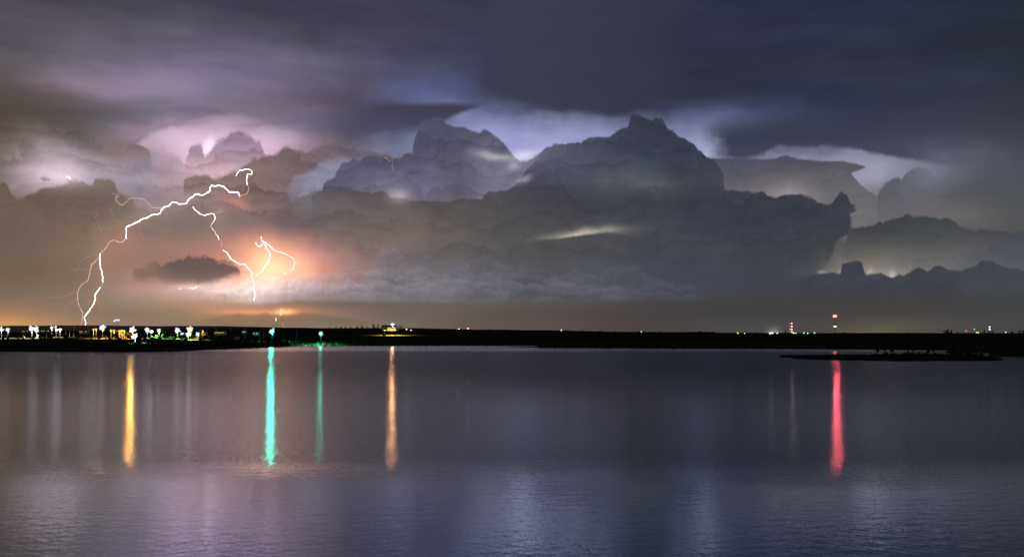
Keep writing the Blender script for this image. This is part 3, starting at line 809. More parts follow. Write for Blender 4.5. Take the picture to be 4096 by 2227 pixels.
def water_mat():
    m, out = material('lake_water')
    nt = m.node_tree
    geo = nt.nodes.new('ShaderNodeNewGeometry')
    sp = nt.nodes.new('ShaderNodeSeparateXYZ')
    nt.links.new(geo.outputs['Position'], sp.inputs[0])
    X, Y = S(sp.outputs[0]), S(sp.outputs[1])
    pos = S(geo.outputs['Position'])
    n1, _ = noise(pos, 0.05, 3, 0.5)
    patch, _ = noise(combine(X * 0.006, Y * 0.020), 1.0, 4, 0.55)
    fine, _ = noise(combine(X * 0.55, Y * 1.0), 1.3, 3, 0.6)
    # long low ripples, each train as (heading off the view axis, length, slope)
    sx = sy = None
    trains = [(4, 1.9, 0.0045), (-21, 1.15, 0.006), (27, 0.83, 0.006), (-52, 0.61, 0.004), (63, 0.47, 0.004), (9, 0.37, 0.005)]
    for i, (deg, lam, sl) in enumerate(trains):
        kx, ky = math.sin(R(deg)) * 2 * math.pi / lam, math.cos(R(deg)) * 2 * math.pi / lam
        ph = (X * kx).mad(1.0, Y * ky) + n1 * (26.0 + 9 * i) + fine * 9.0
        c = ph._op('COSINE') * sl
        ax, ay = math.sin(R(deg)), math.cos(R(deg))
        sx = c * ax if sx is None else c.mad(ax, sx)
        sy = c * ay if sy is None else c.mad(ay, sy)
    amp = step(patch, 0.30, 0.72, a=0.6, b=1.3)
    # wind-ruffled water further out: short steep chop with a bounded slope
    r1, _ = noise(combine(X * 1.0, Y * 1.3), 3.1, 2, 0.5)
    r2, _ = noise(combine(X * 1.0 + 31.0, Y * 1.3), 2.3, 2, 0.5)
    Yw = Y + (patch - 0.5) * 30.0
    chop = step(Yw, 68.0, 88.0, a=WATER[0], b=WATER[1]) - step(Yw, 100.0, 300.0) * WATER[2] - step(Yw, 500.0, 640.0) * WATER[3]
    wv = (r1 * 40.0)._op('SINE')
    rs = wv._op('SIGN') * wv._op('ABSOLUTE')._op('POWER', 0.52) * chop
    th = (r2 - 0.5) * 5.0
    # of steep chop at a low angle one sees mostly the faces turned to the eye
    si = nt.nodes.new('ShaderNodeSeparateXYZ')
    nt.links.new(geo.outputs['Incoming'], si.inputs[0])
    face = ((chop * chop) * 0.5 / S(si.outputs[2])._op('MAXIMUM', 0.01))._op('MINIMUM', chop * 0.95) * step(Yw, 95.0, 330.0)
    bx, by = S(si.outputs[0]) * face * -1.0, S(si.outputs[1]) * face * -1.0
    sx = sx.mad(amp, (th._op('SINE') * rs) * 1.0)
    sy = sy.mad(amp, (th._op('COSINE') * rs) * 1.0)
    nrm = nt.nodes.new('ShaderNodeVectorMath')
    nrm.operation = 'NORMALIZE'
    link(combine((sx + bx) * -1.0, (sy + by) * -1.0, 1.0), nrm.inputs[0])
    N = nrm.outputs[0]
    g = nt.nodes.new('ShaderNodeBsdfGlossy')
    g.inputs['Color'].default_value = (0.88, 0.93, 1.0, 1)
    g.inputs['Roughness'].default_value = 0.10
    nt.links.new(N, g.inputs['Normal'])
    d = nt.nodes.new('ShaderNodeBsdfDiffuse')
    d.inputs['Color'].default_value = (0.030, 0.034, 0.042, 1)
    fr = nt.nodes.new('ShaderNodeFresnel')
    fr.inputs['IOR'].default_value = 1.55
    nt.links.new(N, fr.inputs['Normal'])
    mx = nt.nodes.new('ShaderNodeMixShader')
    link(S(fr.outputs[0])._op('POWER', chop * 8.2 + 0.26), mx.inputs[0])
    nt.links.new(d.outputs[0], mx.inputs[1])
    nt.links.new(g.outputs[0], mx.inputs[2])
    nt.links.new(mx.outputs[0], out.inputs[0])
    return m


# ------------------------------------------------------------------ lake and land
mesh_obj('water', [(-6000, -600, 0), (6000, -600, 0), (6000, 3000, 0), (-6000, 3000, 0)], [(0, 1, 2, 3)], water_mat())
tag(bpy.data.objects['water'], 'calm dark lake with long soft reflections', kind='structure')


def build_land():
    xs = list(np.linspace(-1500, 5500, 281))
    rows = [-20, 0, 5, 12, 25, 45, 75, 110, 160, 230, 320, 430, 560, 720, 900, 1100, 1300, 1450, 1600]
    far = [CREST, 2600, 3400, 6000, 16000]
    v, f = [], []
    nr = len(rows) + len(far)
    for x in xs:
        D0 = shore_depth(x)
        for r in rows:
            Y = D0 + r * (CREST - 100 - D0) / 1600.0 if r > 12 else D0 + r
            p = on_ground(x, Y)
            if r < 0:
                p.z = -1.2
            elif r > 12:
                p.z += (mnoise.noise(Vector((p.x * 0.012, p.y * 0.012, 0))) * 0.9 + mnoise.noise(Vector((p.x * 0.05, p.y * 0.05, 3))) * 0.35) * min(1, r / 60)
            v.append(p)
        for Y in far:
            p = on_ground(x, Y)
            if Y == CREST:
                p.z += mnoise.noise(Vector((p.x * 0.02, 0, 7))) * 0.9 + mnoise.noise(Vector((p.x * 0.006, 0, 2))) * 0.9
            v.append(p)
    for i in range(len(xs) - 1):
        for j in range(nr - 1):
            f.append((i*nr + j, (i+1)*nr + j, (i+1)*nr + j + 1, i*nr + j + 1))
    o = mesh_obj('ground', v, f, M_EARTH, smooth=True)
    tag(o, 'dark low shore rising to a long flat ridge on the horizon', kind='structure')


build_land()


def mound(name, top, bot, label, height=0.7, kind='structure', mat=M_SHORE, cat=None, group=None, n=60):
    """a low bank seen between an upper and a lower waterline (photo pixels)"""
    x0, x1 = top[0][0], top[-1][0]
    v, f = [], []
    m = 7
    for i in range(n + 1):
        x = x0 + (x1 - x0) * i / n
        yf, yn = interp(x, top), interp(x, bot)
        wob = mnoise.noise(Vector((x * 0.02, 1.0, 0))) * 1.6 + mnoise.noise(Vector((x * 0.09, 4.0, 0))) * 0.8
        yn = max(yf + 0.4, yn + wob)
        Yf, Yn = CAM_H * FPX / (yf - HY), CAM_H * FPX / (yn - HY)
        for j in range(m + 1):
            t = j / m
            Y = Yn + (Yf - Yn) * t
            h = height * math.sin(math.pi * min(1, max(0, t))) ** 0.6 * (0.75 + 0.5 * mnoise.noise(Vector((x * 0.03, t * 3, 9))))
            p = px(x, HY, Y)
            p.z = h - 0.10 if 0 < j < m else -0.3
            v.append(p)
    for i in range(n):
        for j in range(m):
            f.append((i*(m+1) + j, (i+1)*(m+1) + j, (i+1)*(m+1) + j + 1, i*(m+1) + j + 1))
    o = mesh_obj(name, v, f, mat, smooth=True)
    if kind:
        o['kind'] = kind
    return tag(o, label, cat, group)


mound('island', [(3119, 1427), (3132, 1420.5), (3200, 1418), (3300, 1415.5), (3380, 1415), (3480, 1416), (3600, 1413), (3760, 1412), (3900, 1420), (3985, 1430), (4012, 1436)],
      [(3119, 1429), (3168, 1431), (3176, 1437), (3300, 1442), (3450, 1445), (3600, 1449), (3700, 1448), (3775, 1447), (3900, 1446), (3985, 1442), (4012, 1437.5)],
      'low dark wooded island in front of the right shore', 0.8, n=120)
mound('sandbar', [(1985, 1386), (2040, 1385), (2090, 1384.5), (2150, 1384), (2190, 1384)], [(1985, 1386.5), (2040, 1387.5), (2100, 1388.5), (2150, 1389.5), (2190, 1390.5)],
      'thin dark sandbar with scrub off the middle shore', 0.35, n=40)
mound('mud_bank', [(3152, 1434), (3162, 1433.5), (3172, 1434)], [(3152, 1434.6), (3162, 1436), (3172, 1435)], 'tiny mud bank just below the island tip', 0.25, n=12)
mound('mud_bank', [(3990, 1441), (4005, 1440), (4024, 1441.5)], [(3990, 1442), (4005, 1444), (4024, 1442.5)], 'small dark mud bank off the right end of the island', 0.3, n=12)


# ------------------------------------------------------------------ trees
def crown_mesh(name, seed, wide, high, n, mat, leaf, lobes=7, low=0.25):
    """clumps of leaf-sized faces filling an uneven volume; unit height about 1"""
    rnd = random.Random(seed)
    lob = []
    for i in range(lobes):
        a = rnd.uniform(0, 2 * math.pi)
        z = low + (high - low) * (rnd.uniform(0.1, 0.88) if i > 2 else 0.10 + 0.06 * i)
        rr = wide * rnd.uniform(0.15, 0.62) * (1.0 - 0.55 * (z - low) / (high - low))
        lob.append((rr * math.cos(a), rr * math.sin(a), z, wide * rnd.uniform(0.34, 0.58) * (1.15 - 0.5 * (z - low) / (high - low))))
    v, f = [], []
    for i in range(n):
        lx, ly, lz, lr = rnd.choice(lob)
        d = Vector((rnd.gauss(0, 1), rnd.gauss(0, 1), rnd.gauss(0, 1))).normalized() * lr * (rnd.random() ** 0.45)
        c = Vector((lx, ly, lz)) + Vector((d.x, d.y, d.z * 0.72))
        u = Vector((rnd.gauss(0, 1), rnd.gauss(0, 1), rnd.gauss(0, 0.7))).normalized()
        w = u.cross(Vector((rnd.gauss(0, 1), rnd.gauss(0, 1), rnd.gauss(0, 1)))).normalized()
        s = leaf * rnd.uniform(0.6, 1.5)
        b = len(v)
        v += [c - u * s, c + w * s * 0.7, c + u * s, c - w * s * 0.6]
        f.append((b, b+1, b+2, b+3))
    me = bpy.data.meshes.new(name)
    me.from_pydata([tuple(p) for p in v], [], f)
    me.materials.append(mat)
    return me


def trunk_mesh(name, seed, high, mat):
    rnd = random.Random(seed)
    mb = MB()
    top = high * 0.62
    mb.tube([(0, 0, -0.06), (0.01, 0, top * 0.4), (rnd.uniform(-.03, .03), rnd.uniform(-.03, .03), top)], [0.035, 0.026, 0.012], 6)
    for i in range(5):
        a = rnd.uniform(0, 2 * math.pi)
        z0 = top * rnd.uniform(0.35, 0.9)
        l = rnd.uniform(0.16, 0.34)
        mb.tube([(0, 0, z0), (math.cos(a) * l * 0.6, math.sin(a) * l * 0.6, z0 + l * 0.5), (math.cos(a) * l, math.sin(a) * l, z0 + l * 0.9)], [0.014, 0.010, 0.005], 4)
    me = bpy.data.meshes.new(name)
    me.from_pydata(mb.v, [], mb.f)
    me.materials.append(mat)
    return me


TREES = []
for k in range(6):
    wide = (0.42, 0.50, 0.36, 0.56, 0.46, 0.40)[k]
    TREES.append((crown_mesh('crown', 20 + k, wide, 1.0, 520, M_LEAF if k % 2 else M_LEAF2, 0.050, 9 + k % 3, 0.06), trunk_mesh('trunk', 50 + k, 1.0, M_BARK)))
BUSH = [(crown_mesh('foliage', 80 + k, 0.62, 0.9, 300, M_LEAF2 if k else M_LEAF, 0.055, 6, 0.05), trunk_mesh('stem', 90 + k, 0.6, M_BARK)) for k in range(3)]
rt = random.Random(11)


def tree(x, Y, h, label, group, wide=1.0, kind='tree', z=None, k=None):
    p = on_ground(x, Y)
    if z is not None:
        p.z = z
    src = TREES if kind == 'tree' else BUSH
    cm, tm = src[rt.randrange(len(src)) if k is None else k]
    t = thing('tree' if kind == 'tree' else 'bush', p, label, kind, group, rt.uniform(0, 6.28))
    w = h * wide
    link_mesh('crown' if kind == 'tree' else 'foliage', cm, t, scale=(w, w, h))
    link_mesh('trunk' if kind == 'tree' else 'stem', tm, t, scale=(h, h, h))
    return t


def tree_px(x, ybase, ytop, Y, label, group, wide=1.0, kind='tree', k=None):
    """a tree whose foot and top show at the given photo rows"""
    h = (ybase - ytop) / FPX * Y
    zb = CAM_H + (HY - ybase) / FPX * Y
    return tree(x, Y, h, label, group, wide, kind, min(zb, ground_z(x, Y) + 0.6) if zb < ground_z(x, Y) + 3 else zb, k)


# dark belts along the water
for i in range(92):
    x = -40 + 1330 * (i + rt.uniform(-.35, .35)) / 92
    near = rt.random()
    tree(x, shore_depth(x) + 14 + near * 70, rt.uniform(3.6, 7.2) * (0.85 + 0.3 * near), 'dark tree in the belt along the left shore below the town lights', 'trees of the left shore belt', rt.uniform(1.0, 1.5))
for i in range(104):
    x = 1300 + 2830 * (i + rt.uniform(-.35, .35)) / 104
    near = rt.random()
    tree(x, shore_depth(x) + 14 + near * 90, rt.uniform(3.6, 7.8) * (0.85 + 0.3 * near), 'black tree in the belt along the unlit far shore', 'trees of the far shore belt', rt.uniform(1.0, 1.6))

# trees that can be told apart on the ridge
RIDGE = [(1318, 1312, 1305, 0.9), (1344, 1313, 1302, 0.8), (1364, 1312, 1304, 1.4), (1382, 1312, 1303, 1.3), (1402, 1311, 1304, 1.4), (1428, 1311, 1301, 1.3),
         (1448, 1311, 1300, 1.2), (1470, 1313, 1304, 1.5), (1494, 1312, 1296, 1.2), (1512, 1312, 1297, 1.2), (1528, 1313, 1300, 1.1), (1600, 1314, 1300, 1.0),
         (1655, 1323, 1312, 1.4), (1690, 1326, 1311, 1.5), (1718, 1326, 1318, 1.3), (1955, 1319, 1314, 2.2), (2010, 1320, 1316, 2.2), (2165, 1322, 1316, 2.0),
         (2262, 1324, 1315, 1.4), (2330, 1326, 1317, 1.5), (2352, 1326, 1319, 1.6), (2400, 1327, 1320, 2.6), (2460, 1328, 1322, 2.4), (2560, 1329, 1323, 2.2),
         (2640, 1329, 1323, 2.2), (2730, 1329, 1323, 2.5), (2800, 1329, 1322, 2.6), (2850, 1330, 1324, 2.6), (2905, 1332, 1327, 2.0), (2980, 1333, 1326, 1.6),
         (3028, 1333, 1327, 1.4), (3048, 1333, 1328, 1.4), (3142, 1334, 1323, 1.5), (3376, 1332, 1327, 1.8), (3420, 1332, 1327, 1.6), (3632, 1332, 1327, 1.8),
         (3776, 1334, 1322, 1.2), (3790, 1333, 1315, 1.3), (3806, 1333, 1318, 1.3), (3830, 1333, 1324, 1.6), (3938, 1334, 1320, 1.1), (3958, 1334, 1321, 1.1),
         (3970, 1334, 1321, 1.1), (4050, 1334, 1322, 1.9), (4078, 1334, 1321, 2.0), (4096, 1334, 1319, 1.4)]
RWORD = {1344: 'pointed dark tree standing alone on the ridge right of the teal lamps', 1494: 'tall dark tree beside the floodlit farmstead', 1690: 'round dark tree on the slope right of the farmstead',
         2262: 'tree lit bright green by the lamp on the middle ridge', 3142: 'round dark tree left of the short red and white lamp mast',
         3790: 'tall clump tree breaking the far right horizon', 3958: 'dark tree under the white lamp mast at the far right'}
MARKS = [(1284, 'the right hand teal lamp'), (1570, 'the farmstead floodlight'), (1851, 'the two cars on the ridge'), (2246, 'the green lit ridge tree'), (2565, 'the single yellow ridge light'),
         (2951, 'the yellow light near the bright white pair'), (3085, 'the bright white pair of lights'), (3163, 'the short red and white mast'), (3339, 'the red beacon mast'), (3790, 'the tall clump tree at far right'), (3958, 'the white lamp mast at far right')]
ORD = ['first', 'second', 'third', 'fourth', 'fifth', 'sixth', 'seventh', 'eighth', 'ninth', 'tenth', 'eleventh', 'twelfth']


def ordinal_labels(xs, noun, marks):
    """label each x by its place counted from the nearest landmark"""
    side = {}
    for x in xs:
        m = min(marks, key=lambda q: abs(q[0] - x))
        side.setdefault((m[1], x < m[0]), []).append((abs(x - m[0]), x))
    out = {}
    for (m, left), lst in side.items():
        for k, (_, x) in enumerate(sorted(lst)):
            out[x] = '%s %s to the %s of %s' % (ORD[k], noun, 'left' if left else 'right', m)
    return out


RL = ordinal_labels([q[0] for q in RIDGE if q[0] not in RWORD], 'ridge tree', MARKS)
for x, yb, yt, w in RIDGE:
    tree_px(x, yb + 1.5, yt, 1900.0 if x > 1750 else 1250.0, RWORD.get(x) or RL[x], None if x in RWORD else 'silhouetted ridge trees', w)

# trees lit by the lamps in the town
for x, yb, yt, Y, lab in [(640, 1372, 1340, 640, 'tree with green lit trunk and underside below the lamps'), (655, 1335, 1318, 860, 'green lit tree between the two white lamps left of the town middle'),
                          (676, 1334, 1319, 880, 'green lit tree just right of a white lamp in the town'), (345, 1352, 1340, 700, 'yellow green bush lit in the dark belt'),
                          (830, 1334, 1320, 880, 'bright green tree beside the yellow lit house'), (908, 1333, 1316, 900, 'green tree right of the long yellow shed'),
                          (940, 1333, 1311, 900, 'tall olive tree right of the long yellow shed'), (1062, 1333, 1323, 900, 'green lit tree left of the teal lamp'),
                          (1131, 1334, 1320, 900, 'green lit tree right of the teal lamp'), (12, 1366, 1350, 620, 'green lit tree at the left edge near the water'),
                          (70, 1362, 1350, 630, 'green lit bush near the left edge'), (208, 1349, 1334, 700, 'teal lit tree under the twin lamps'),
                          (1325, 1342, 1330, 800, 'faint green tree right of the brightest teal lamp'), (1010, 1340, 1330, 800, 'dark green tree left of the teal lamp by the shore')]:
    tree_px(x, yb, yt, Y, lab, None, 1.3)

LIT_AT = [6, 34, 90, 132, 152, 196, 228, 262, 318, 365, 402, 424, 460, 505, 526, 552, 580, 602, 626, 648, 662, 690, 704, 724, 742, 772, 786, 806, 838, 852, 905, 922, 952, 990, 1050, 1076, 1102, 1118, 1146, 1250, 1268, 1302, 1330, 1352]
for i, x in enumerate(LIT_AT):
    Y = (835 if x < 1000 else 800) + rt.uniform(-26, 22)
    tree(x + rt.uniform(-4, 4), Y, rt.uniform(3.0, 6.2), 'small tree standing among the lamps of the town and catching their light', 'lamp lit trees of the town', rt.uniform(1.0, 1.4), 'tree' if i % 3 else 'bush')

# island growth
for x, yb, yt, Y, w, k, lab in [(3352, 1416.5, 1397, 470, 1.1, 'bush', 'single leafy bush standing alone on the low island spit'), (3458, 1417, 1407, 470, 1.4, 'bush', 'small bush left of the leaning stump on the island'),
                             (3478, 1416, 1404, 465, 0.8, 'bush', 'narrow leaning bush at the edge of the island trees')]:
    tree_px(x, yb, yt, Y, lab, None, w, k)
for k, (x, yb, yt, Y, w) in enumerate([(3510, 1418, 1388, 460, 1.1), (3540, 1418, 1384, 462, 1.2), (3568, 1418, 1388, 458, 1.1), (3632, 1420, 1380, 452, 1.0), (3650, 1420, 1386, 455, 1.0), (3712, 1420, 1384, 450, 1.1), (3735, 1420, 1388, 452, 1.1)]):
    tree_px(x, yb, yt, Y, ORD[k] + ' black tree from the left in the island grove', 'trees of the island grove', w)
for i in range(18):
    x = 3492 + 270 * i / 18 + rt.uniform(-6, 6)
    tree_px(x, 1421, 1406 + rt.uniform(-6, 3), 452, ORD[i % 12] + ' low bush under the island grove, ' + ('left half' if i < 12 else 'right half'), 'low bushes under the island grove', 1.5, 'bush')
for i in range(46):
    x = rt.uniform(3770, 4000)
    tree_px(x, 1424 + rt.uniform(-3, 14), (1392 if x < 3900 else 1402) + rt.uniform(0, 16), 440, 'low dark scrub on the right half of the island', 'scrub bushes on the island', 1.6, 'bush')
for x in (2068, 2082, 2094, 2104, 2118, 2130, 2141):
    tree_px(x, 1388, 1383.5 + rt.uniform(-0.8, 1), 745, 'tiny scrub bush on the thin sandbar', 'scrub on the sandbar', 1.5, 'bush')


def undergrowth():
    """one ragged mass of reeds and scrub along the whole waterline"""
    rnd = random.Random(5)
    v, f = [], []
    for i in range(15000):
        x = rnd.uniform(-60, 4160)
        D0 = shore_depth(x)
        Y = D0 + 3 + 95 * rnd.random() ** 1.6
        p = on_ground(x, Y)
        h = rnd.uniform(0.5, 2.4)
        w = rnd.uniform(0.5, 1.4)
        a = rnd.uniform(0, math.pi)
        u = Vector((math.cos(a) * w, math.sin(a) * w, 0))
        lean = Vector((rnd.uniform(-.5, .5), rnd.uniform(-.5, .5), h))
        b = len(v)
        v += [p - u - Vector((0, 0, .3)), p + u - Vector((0, 0, .3)), p + u * 0.7 + lean * rnd.uniform(.6, 1), p - u * 0.5 + lean]
        f.append((b, b+1, b+2, b+3))
    o = mesh_obj('undergrowth', v, f, M_LEAF)
    tag(o, 'low black scrub and reeds along the far waterline', 'undergrowth', kind='stuff')


undergrowth()


# ------------------------------------------------------------------ lamps
EM = {}


def lens_mat(col, strength):
    key = (tuple(round(c, 3) for c in col), strength)
    if key not in EM:
        EM[key] = emit_mat('lamp_lens', col, strength)
    return EM[key]


def lamp_light(p, col, watts, radius=0.6):
    d = bpy.data.lights.new('lamp_light', 'POINT')
    d.color = col
    d.energy = watts
    d.shadow_soft_size = radius
    o = bpy.data.objects.new('lamp_light', d)
    COL.objects.link(o)
    return o


def floodlight(x, y, Y, wpx, hpx, col, strength, watts, lcol, label, group=None, cols=3, rows=2, ground=None):
    """a pole with a cross frame and a bank of round floods"""
    head = px(x, y, Y)
    base = on_ground(x, Y) if ground is None else ground
    base.z = min(base.z, head.z - 2.0)
    t = thing('floodlight', base, label, 'floodlight', group)
    H = head.z - base.z
    MB().tube([(0, 0, -0.3), (0, 0, H * 0.5), (0, 0, H + 0.2)], [0.20, 0.16, 0.11], 8).build('pole', M_DARK, t)
    W, Hh = wpx / FPX * Y, hpx / FPX * Y
    W, Hh = W * 1.25, Hh * 1.25
    spots = [(0.0, -0.04, 0.33)]
    n = 1
    if cols * rows > 2:
        n = 5 if cols * rows > 4 else 4
        rs = random.Random(int(x * 7 + y))
        a0 = rs.uniform(0, 1.0)
        for i in range(n):
            an, rr = a0 + 2*math.pi*i/n + rs.uniform(-.3, .3), rs.uniform(0.22, 0.40)
            spots.append((rr * math.cos(an), rr * math.sin(an), rs.uniform(0.10, 0.19) * (1.15 - rr)))
    elif cols * rows == 2:
        spots = [(0.0, 0.22, 0.25), (0.0, -0.22, 0.25)]
    else:
        spots = [(0.0, 0.0, 0.45)]
    fr = MB().box((0, 0.10, H), (W * 0.85, 0.12, 0.14)).box((0, 0.10, H), (0.14, 0.12, Hh * 0.85))
    fr.build('crossarm', M_STEEL, t)
    r0 = 0.3 * min(W, Hh)
    for ux, uz, ur in spots:
        cx, cz, r = ux * W, H + uz * Hh, ur * min(W, Hh)
        h = MB().tube([(cx, 0.05, cz), (cx, -0.2 * r - 0.1, cz), (cx, -0.5 * r - 0.15, cz)], [r * 0.5, r * 0.9, r], 10).build('lamp_housing', M_STEEL, t)
        MB().ball((cx, -0.5 * r - 0.16, cz), r * 0.98, 12, 8, (1, 0.6, 1)).build('lens', lens_mat(col, strength), h, True)
    if watts:
        l = lamp_light(None, lcol, watts, max(0.4, r0))
        l.parent = t
        l.location = (0, -1.2 * r0 - 0.6, H)
        if watts < 1.5e4 and col != TEAL:          # yard floods, tilted down at the yard behind them
            l.data.type = 'SPOT'
            l.data.spot_size = R(158)
            l.data.spot_blend = 0.5
            l.data.energy = watts * 60.0
            l.location = (0, 0, H - r0 - 0.4)
        else:                      # lamps that face the lake also light the ground at their foot
            y2 = lamp_light(None, (1.0, 0.72, 0.16) if Y > 1200 else lcol, 1.3e6 if Y > 1200 else 3.0e5, 0.6)
            y2.data.type = 'SPOT'
            y2.data.spot_size = R(158)
            y2.data.spot_blend = 0.5
            y2.parent = t
            y2.location = (0, 0, H - r0 - 0.4)
    return t


def streetlamp(x, y, Y, rpx, col, strength, watts, lcol, label, group=None):
    """a thin post with a short arm and one glowing globe"""
    head = px(x, y, Y)
    base = on_ground(x, Y)
    base.z = min(base.z, head.z - 1.5)
    t = thing('street_lamp', base, label, 'street lamp', group)
    H = head.z - base.z
    r = rpx / FPX * Y
    MB().tube([(0, 0.35, -0.3), (0, 0.35, H * 0.6), (0, 0.30, H + r), (0, 0, H + r * 1.25)], [0.12, 0.10, 0.07, 0.06], 6).build('post', M_STEEL, t)
    MB().tube([(0, 0, H + r * 1.3), (0, 0, H + r * 0.9), (0, 0, H + r * 0.55)], [r * 0.25, r * 0.7, r * 0.85], 10).build('shade', M_STEEL, t)
    MB().ball((0, 0, H), r * 0.95, 12, 8).build('globe', lens_mat(col, strength), t, True)
    if watts:
        l = lamp_light(None, lcol, watts * 30.0, r)
        l.data.type = 'SPOT'       # shaded from above, so it lights the ground below
        l.data.spot_size = R(160)
        l.data.spot_blend = 0.5
        l.parent = t
        l.location = (0, 0, H - r * 1.1)
    return t


COOL, WARM, TEAL, AMB = (0.92, 0.96, 1.0), (1.0, 0.86, 0.62), (0.40, 1.0, 0.88), (1.0, 0.55, 0.12)
LT, LW, LA, LG, LWW = (0.02, 1.0, 0.62), (0.75, 1.0, 0.80), (1.0, 0.52, 0.06), (0.35, 1.0, 0.25), (1.0, 0.85, 0.6)
g = 'white floodlight banks of the town'
floodlight(6, 1316, 860, 22, 18, COOL, 1.3, 3e3, LWW, 'white floodlight bank cut off by the left edge', g)
floodlight(32, 1318, 870, 16, 16, COOL, 1.3, 1.5e3, LWW, 'smaller white floodlight bank beside the left edge', g, 2, 2)
floodlight(128, 1314, 850, 22, 22, COOL, 1.3, 4e3, LWW, 'left bank of the bright pair of floodlights near the left edge', g)
floodlight(147, 1316, 850, 22, 24, COOL, 1.3, 4e3, LWW, 'right bank of the bright pair of floodlights near the left edge', g)
floodlight(208, 1310, 880, 13, 15, COOL, 1.3, 1.5e3, LWW, 'left twin of the two small peaked floodlights left of the lightning foot', g, 2, 2)
floodlight(224, 1307, 880, 10, 11, COOL, 1.3, 1e3, LWW, 'right twin of the two small peaked floodlights left of the lightning foot', g, 2, 2)
streetlamp(226, 1319, 870, 4.5, COOL, 8, 0, LWW, 'round white lamp under the twin floodlights', 'small white street lamps')
streetlamp(240, 1317, 870, 4.5, COOL, 8, 5e2, LWW, 'round white lamp right of the twin floodlights', 'small white street lamps')
floodlight(411, 1310, 850, 24, 24, (1, 0.95, 0.95), 1.3, 8e3, LA, 'large white floodlight bank among amber lamps right of the lightning foot', g)
floodlight(531, 1318, 840, 26, 24, (1, 0.97, 0.92), 1.3, 1.5e4, (1.0, 0.46, 0.05), 'upper warm bank of the brightest stacked floodlights', g)
floodlight(541, 1343, 700, 28, 22, (0.90, 1.0, 1.0), 1.3, 6e3, (0.4, 1.0, 0.85), 'lower cold bank of the brightest stacked floodlights', g)
floodlight(590, 1319, 860, 20, 18, COOL, 1.3, 2e3, LWW, 'low wide white floodlight right of the brightest pair', g, 3, 2)
streetlamp(606, 1325, 850, 6, COOL, 8, 0, LWW, 'small white lamp beside the low wide floodlight', 'small white street lamps')
floodlight(636, 1321, 850, 15, 16, COOL, 1.3, 4e3, LG, 'single white floodlight above the green lit tree', g, 2, 2)
floodlight(711, 1320, 850, 22, 20, COOL, 1.3, 4e3, LG, 'white floodlight left of the merged bright cluster', g)
floodlight(761, 1317, 850, 24, 26, WARM, 1.3, 4e3, LA, 'upper warm bank of the merged bright cluster', g)
floodlight(754, 1336, 820, 24, 20, COOL, 1.3, 4e3, LG, 'lower white bank of the merged bright cluster', g)
floodlight(729, 1334, 830, 16, 10, COOL, 1.3, 0, LG, 'flat white bank at the left of the merged bright cluster', g, 3, 1)
floodlight(792, 1336, 830, 18, 15, COOL, 1.3, 2e3, LG, 'white bank at the right of the merged bright cluster', g, 2, 2)
floodlight(1089, 1324, 850, 22, 22, TEAL, 1.15, 1.5e4, LT, 'teal floodlight with the long green reflection in the lake', 'teal floodlights by the shore')
floodlight(1284, 1334, 800, 19, 18, TEAL, 1.05, 9e2, (0.12, 1.0, 0.72), 'teal white floodlight nearest the dark middle shore', 'teal floodlights by the shore')
floodlight(1570, 1297, 1240, 16, 14, (1, 0.95, 0.85), 1.3, 1.6e4, (1.0, 0.40, 0.14), 'warm floodlight over the farmstead on the ridge', None, 2, 2)
g2 = 'added masts under the small white lights above the ridge'  # floating white spots, built as lamps on added masts
floodlight(458, 1283, 1500, 6, 7, COOL, 1.3, 0, LW, 'left one of the three small white lights above the ridge, on an added mast', g2, 1, 1)
floodlight(466, 1280, 1500, 6, 10, COOL, 1.3, 0, LW, 'middle one of the three small white lights above the ridge, on an added mast', g2, 1, 1)
floodlight(475, 1280, 1500, 7, 9, COOL, 1.3, 0, LW, 'right one of the three small white lights above the ridge, on an added mast', g2, 1, 1)
floodlight(1104, 1277, 1500, 9, 13, COOL, 1.3, 0, LW, 'lone white light in the sky above the teal lamp, on an added mast', g2, 1, 2)
ga = 'amber street lamps of the town'
for x, y, r, lab in [(374, 1317, 4, 'amber street lamp at the left end of the amber row'), (384, 1316, 4, 'amber street lamp left of the large white bank'), (444, 1320, 4, 'amber street lamp right of the large white bank'),
                     (456, 1321, 4.5, 'amber street lamp at the right end of the amber row'), (478, 1323, 5, 'first of three amber lamps over the yellow lit yard'),
                     (488, 1322, 5, 'middle of three amber lamps over the yellow lit yard'), (497, 1323, 4, 'last of three amber lamps over the yellow lit yard'),
                     (811, 1322, 3, 'amber street lamp right of the merged bright cluster')]:
    streetlamp(x, y, 840, r, AMB, 1.6, 7e2, LA, lab, ga)
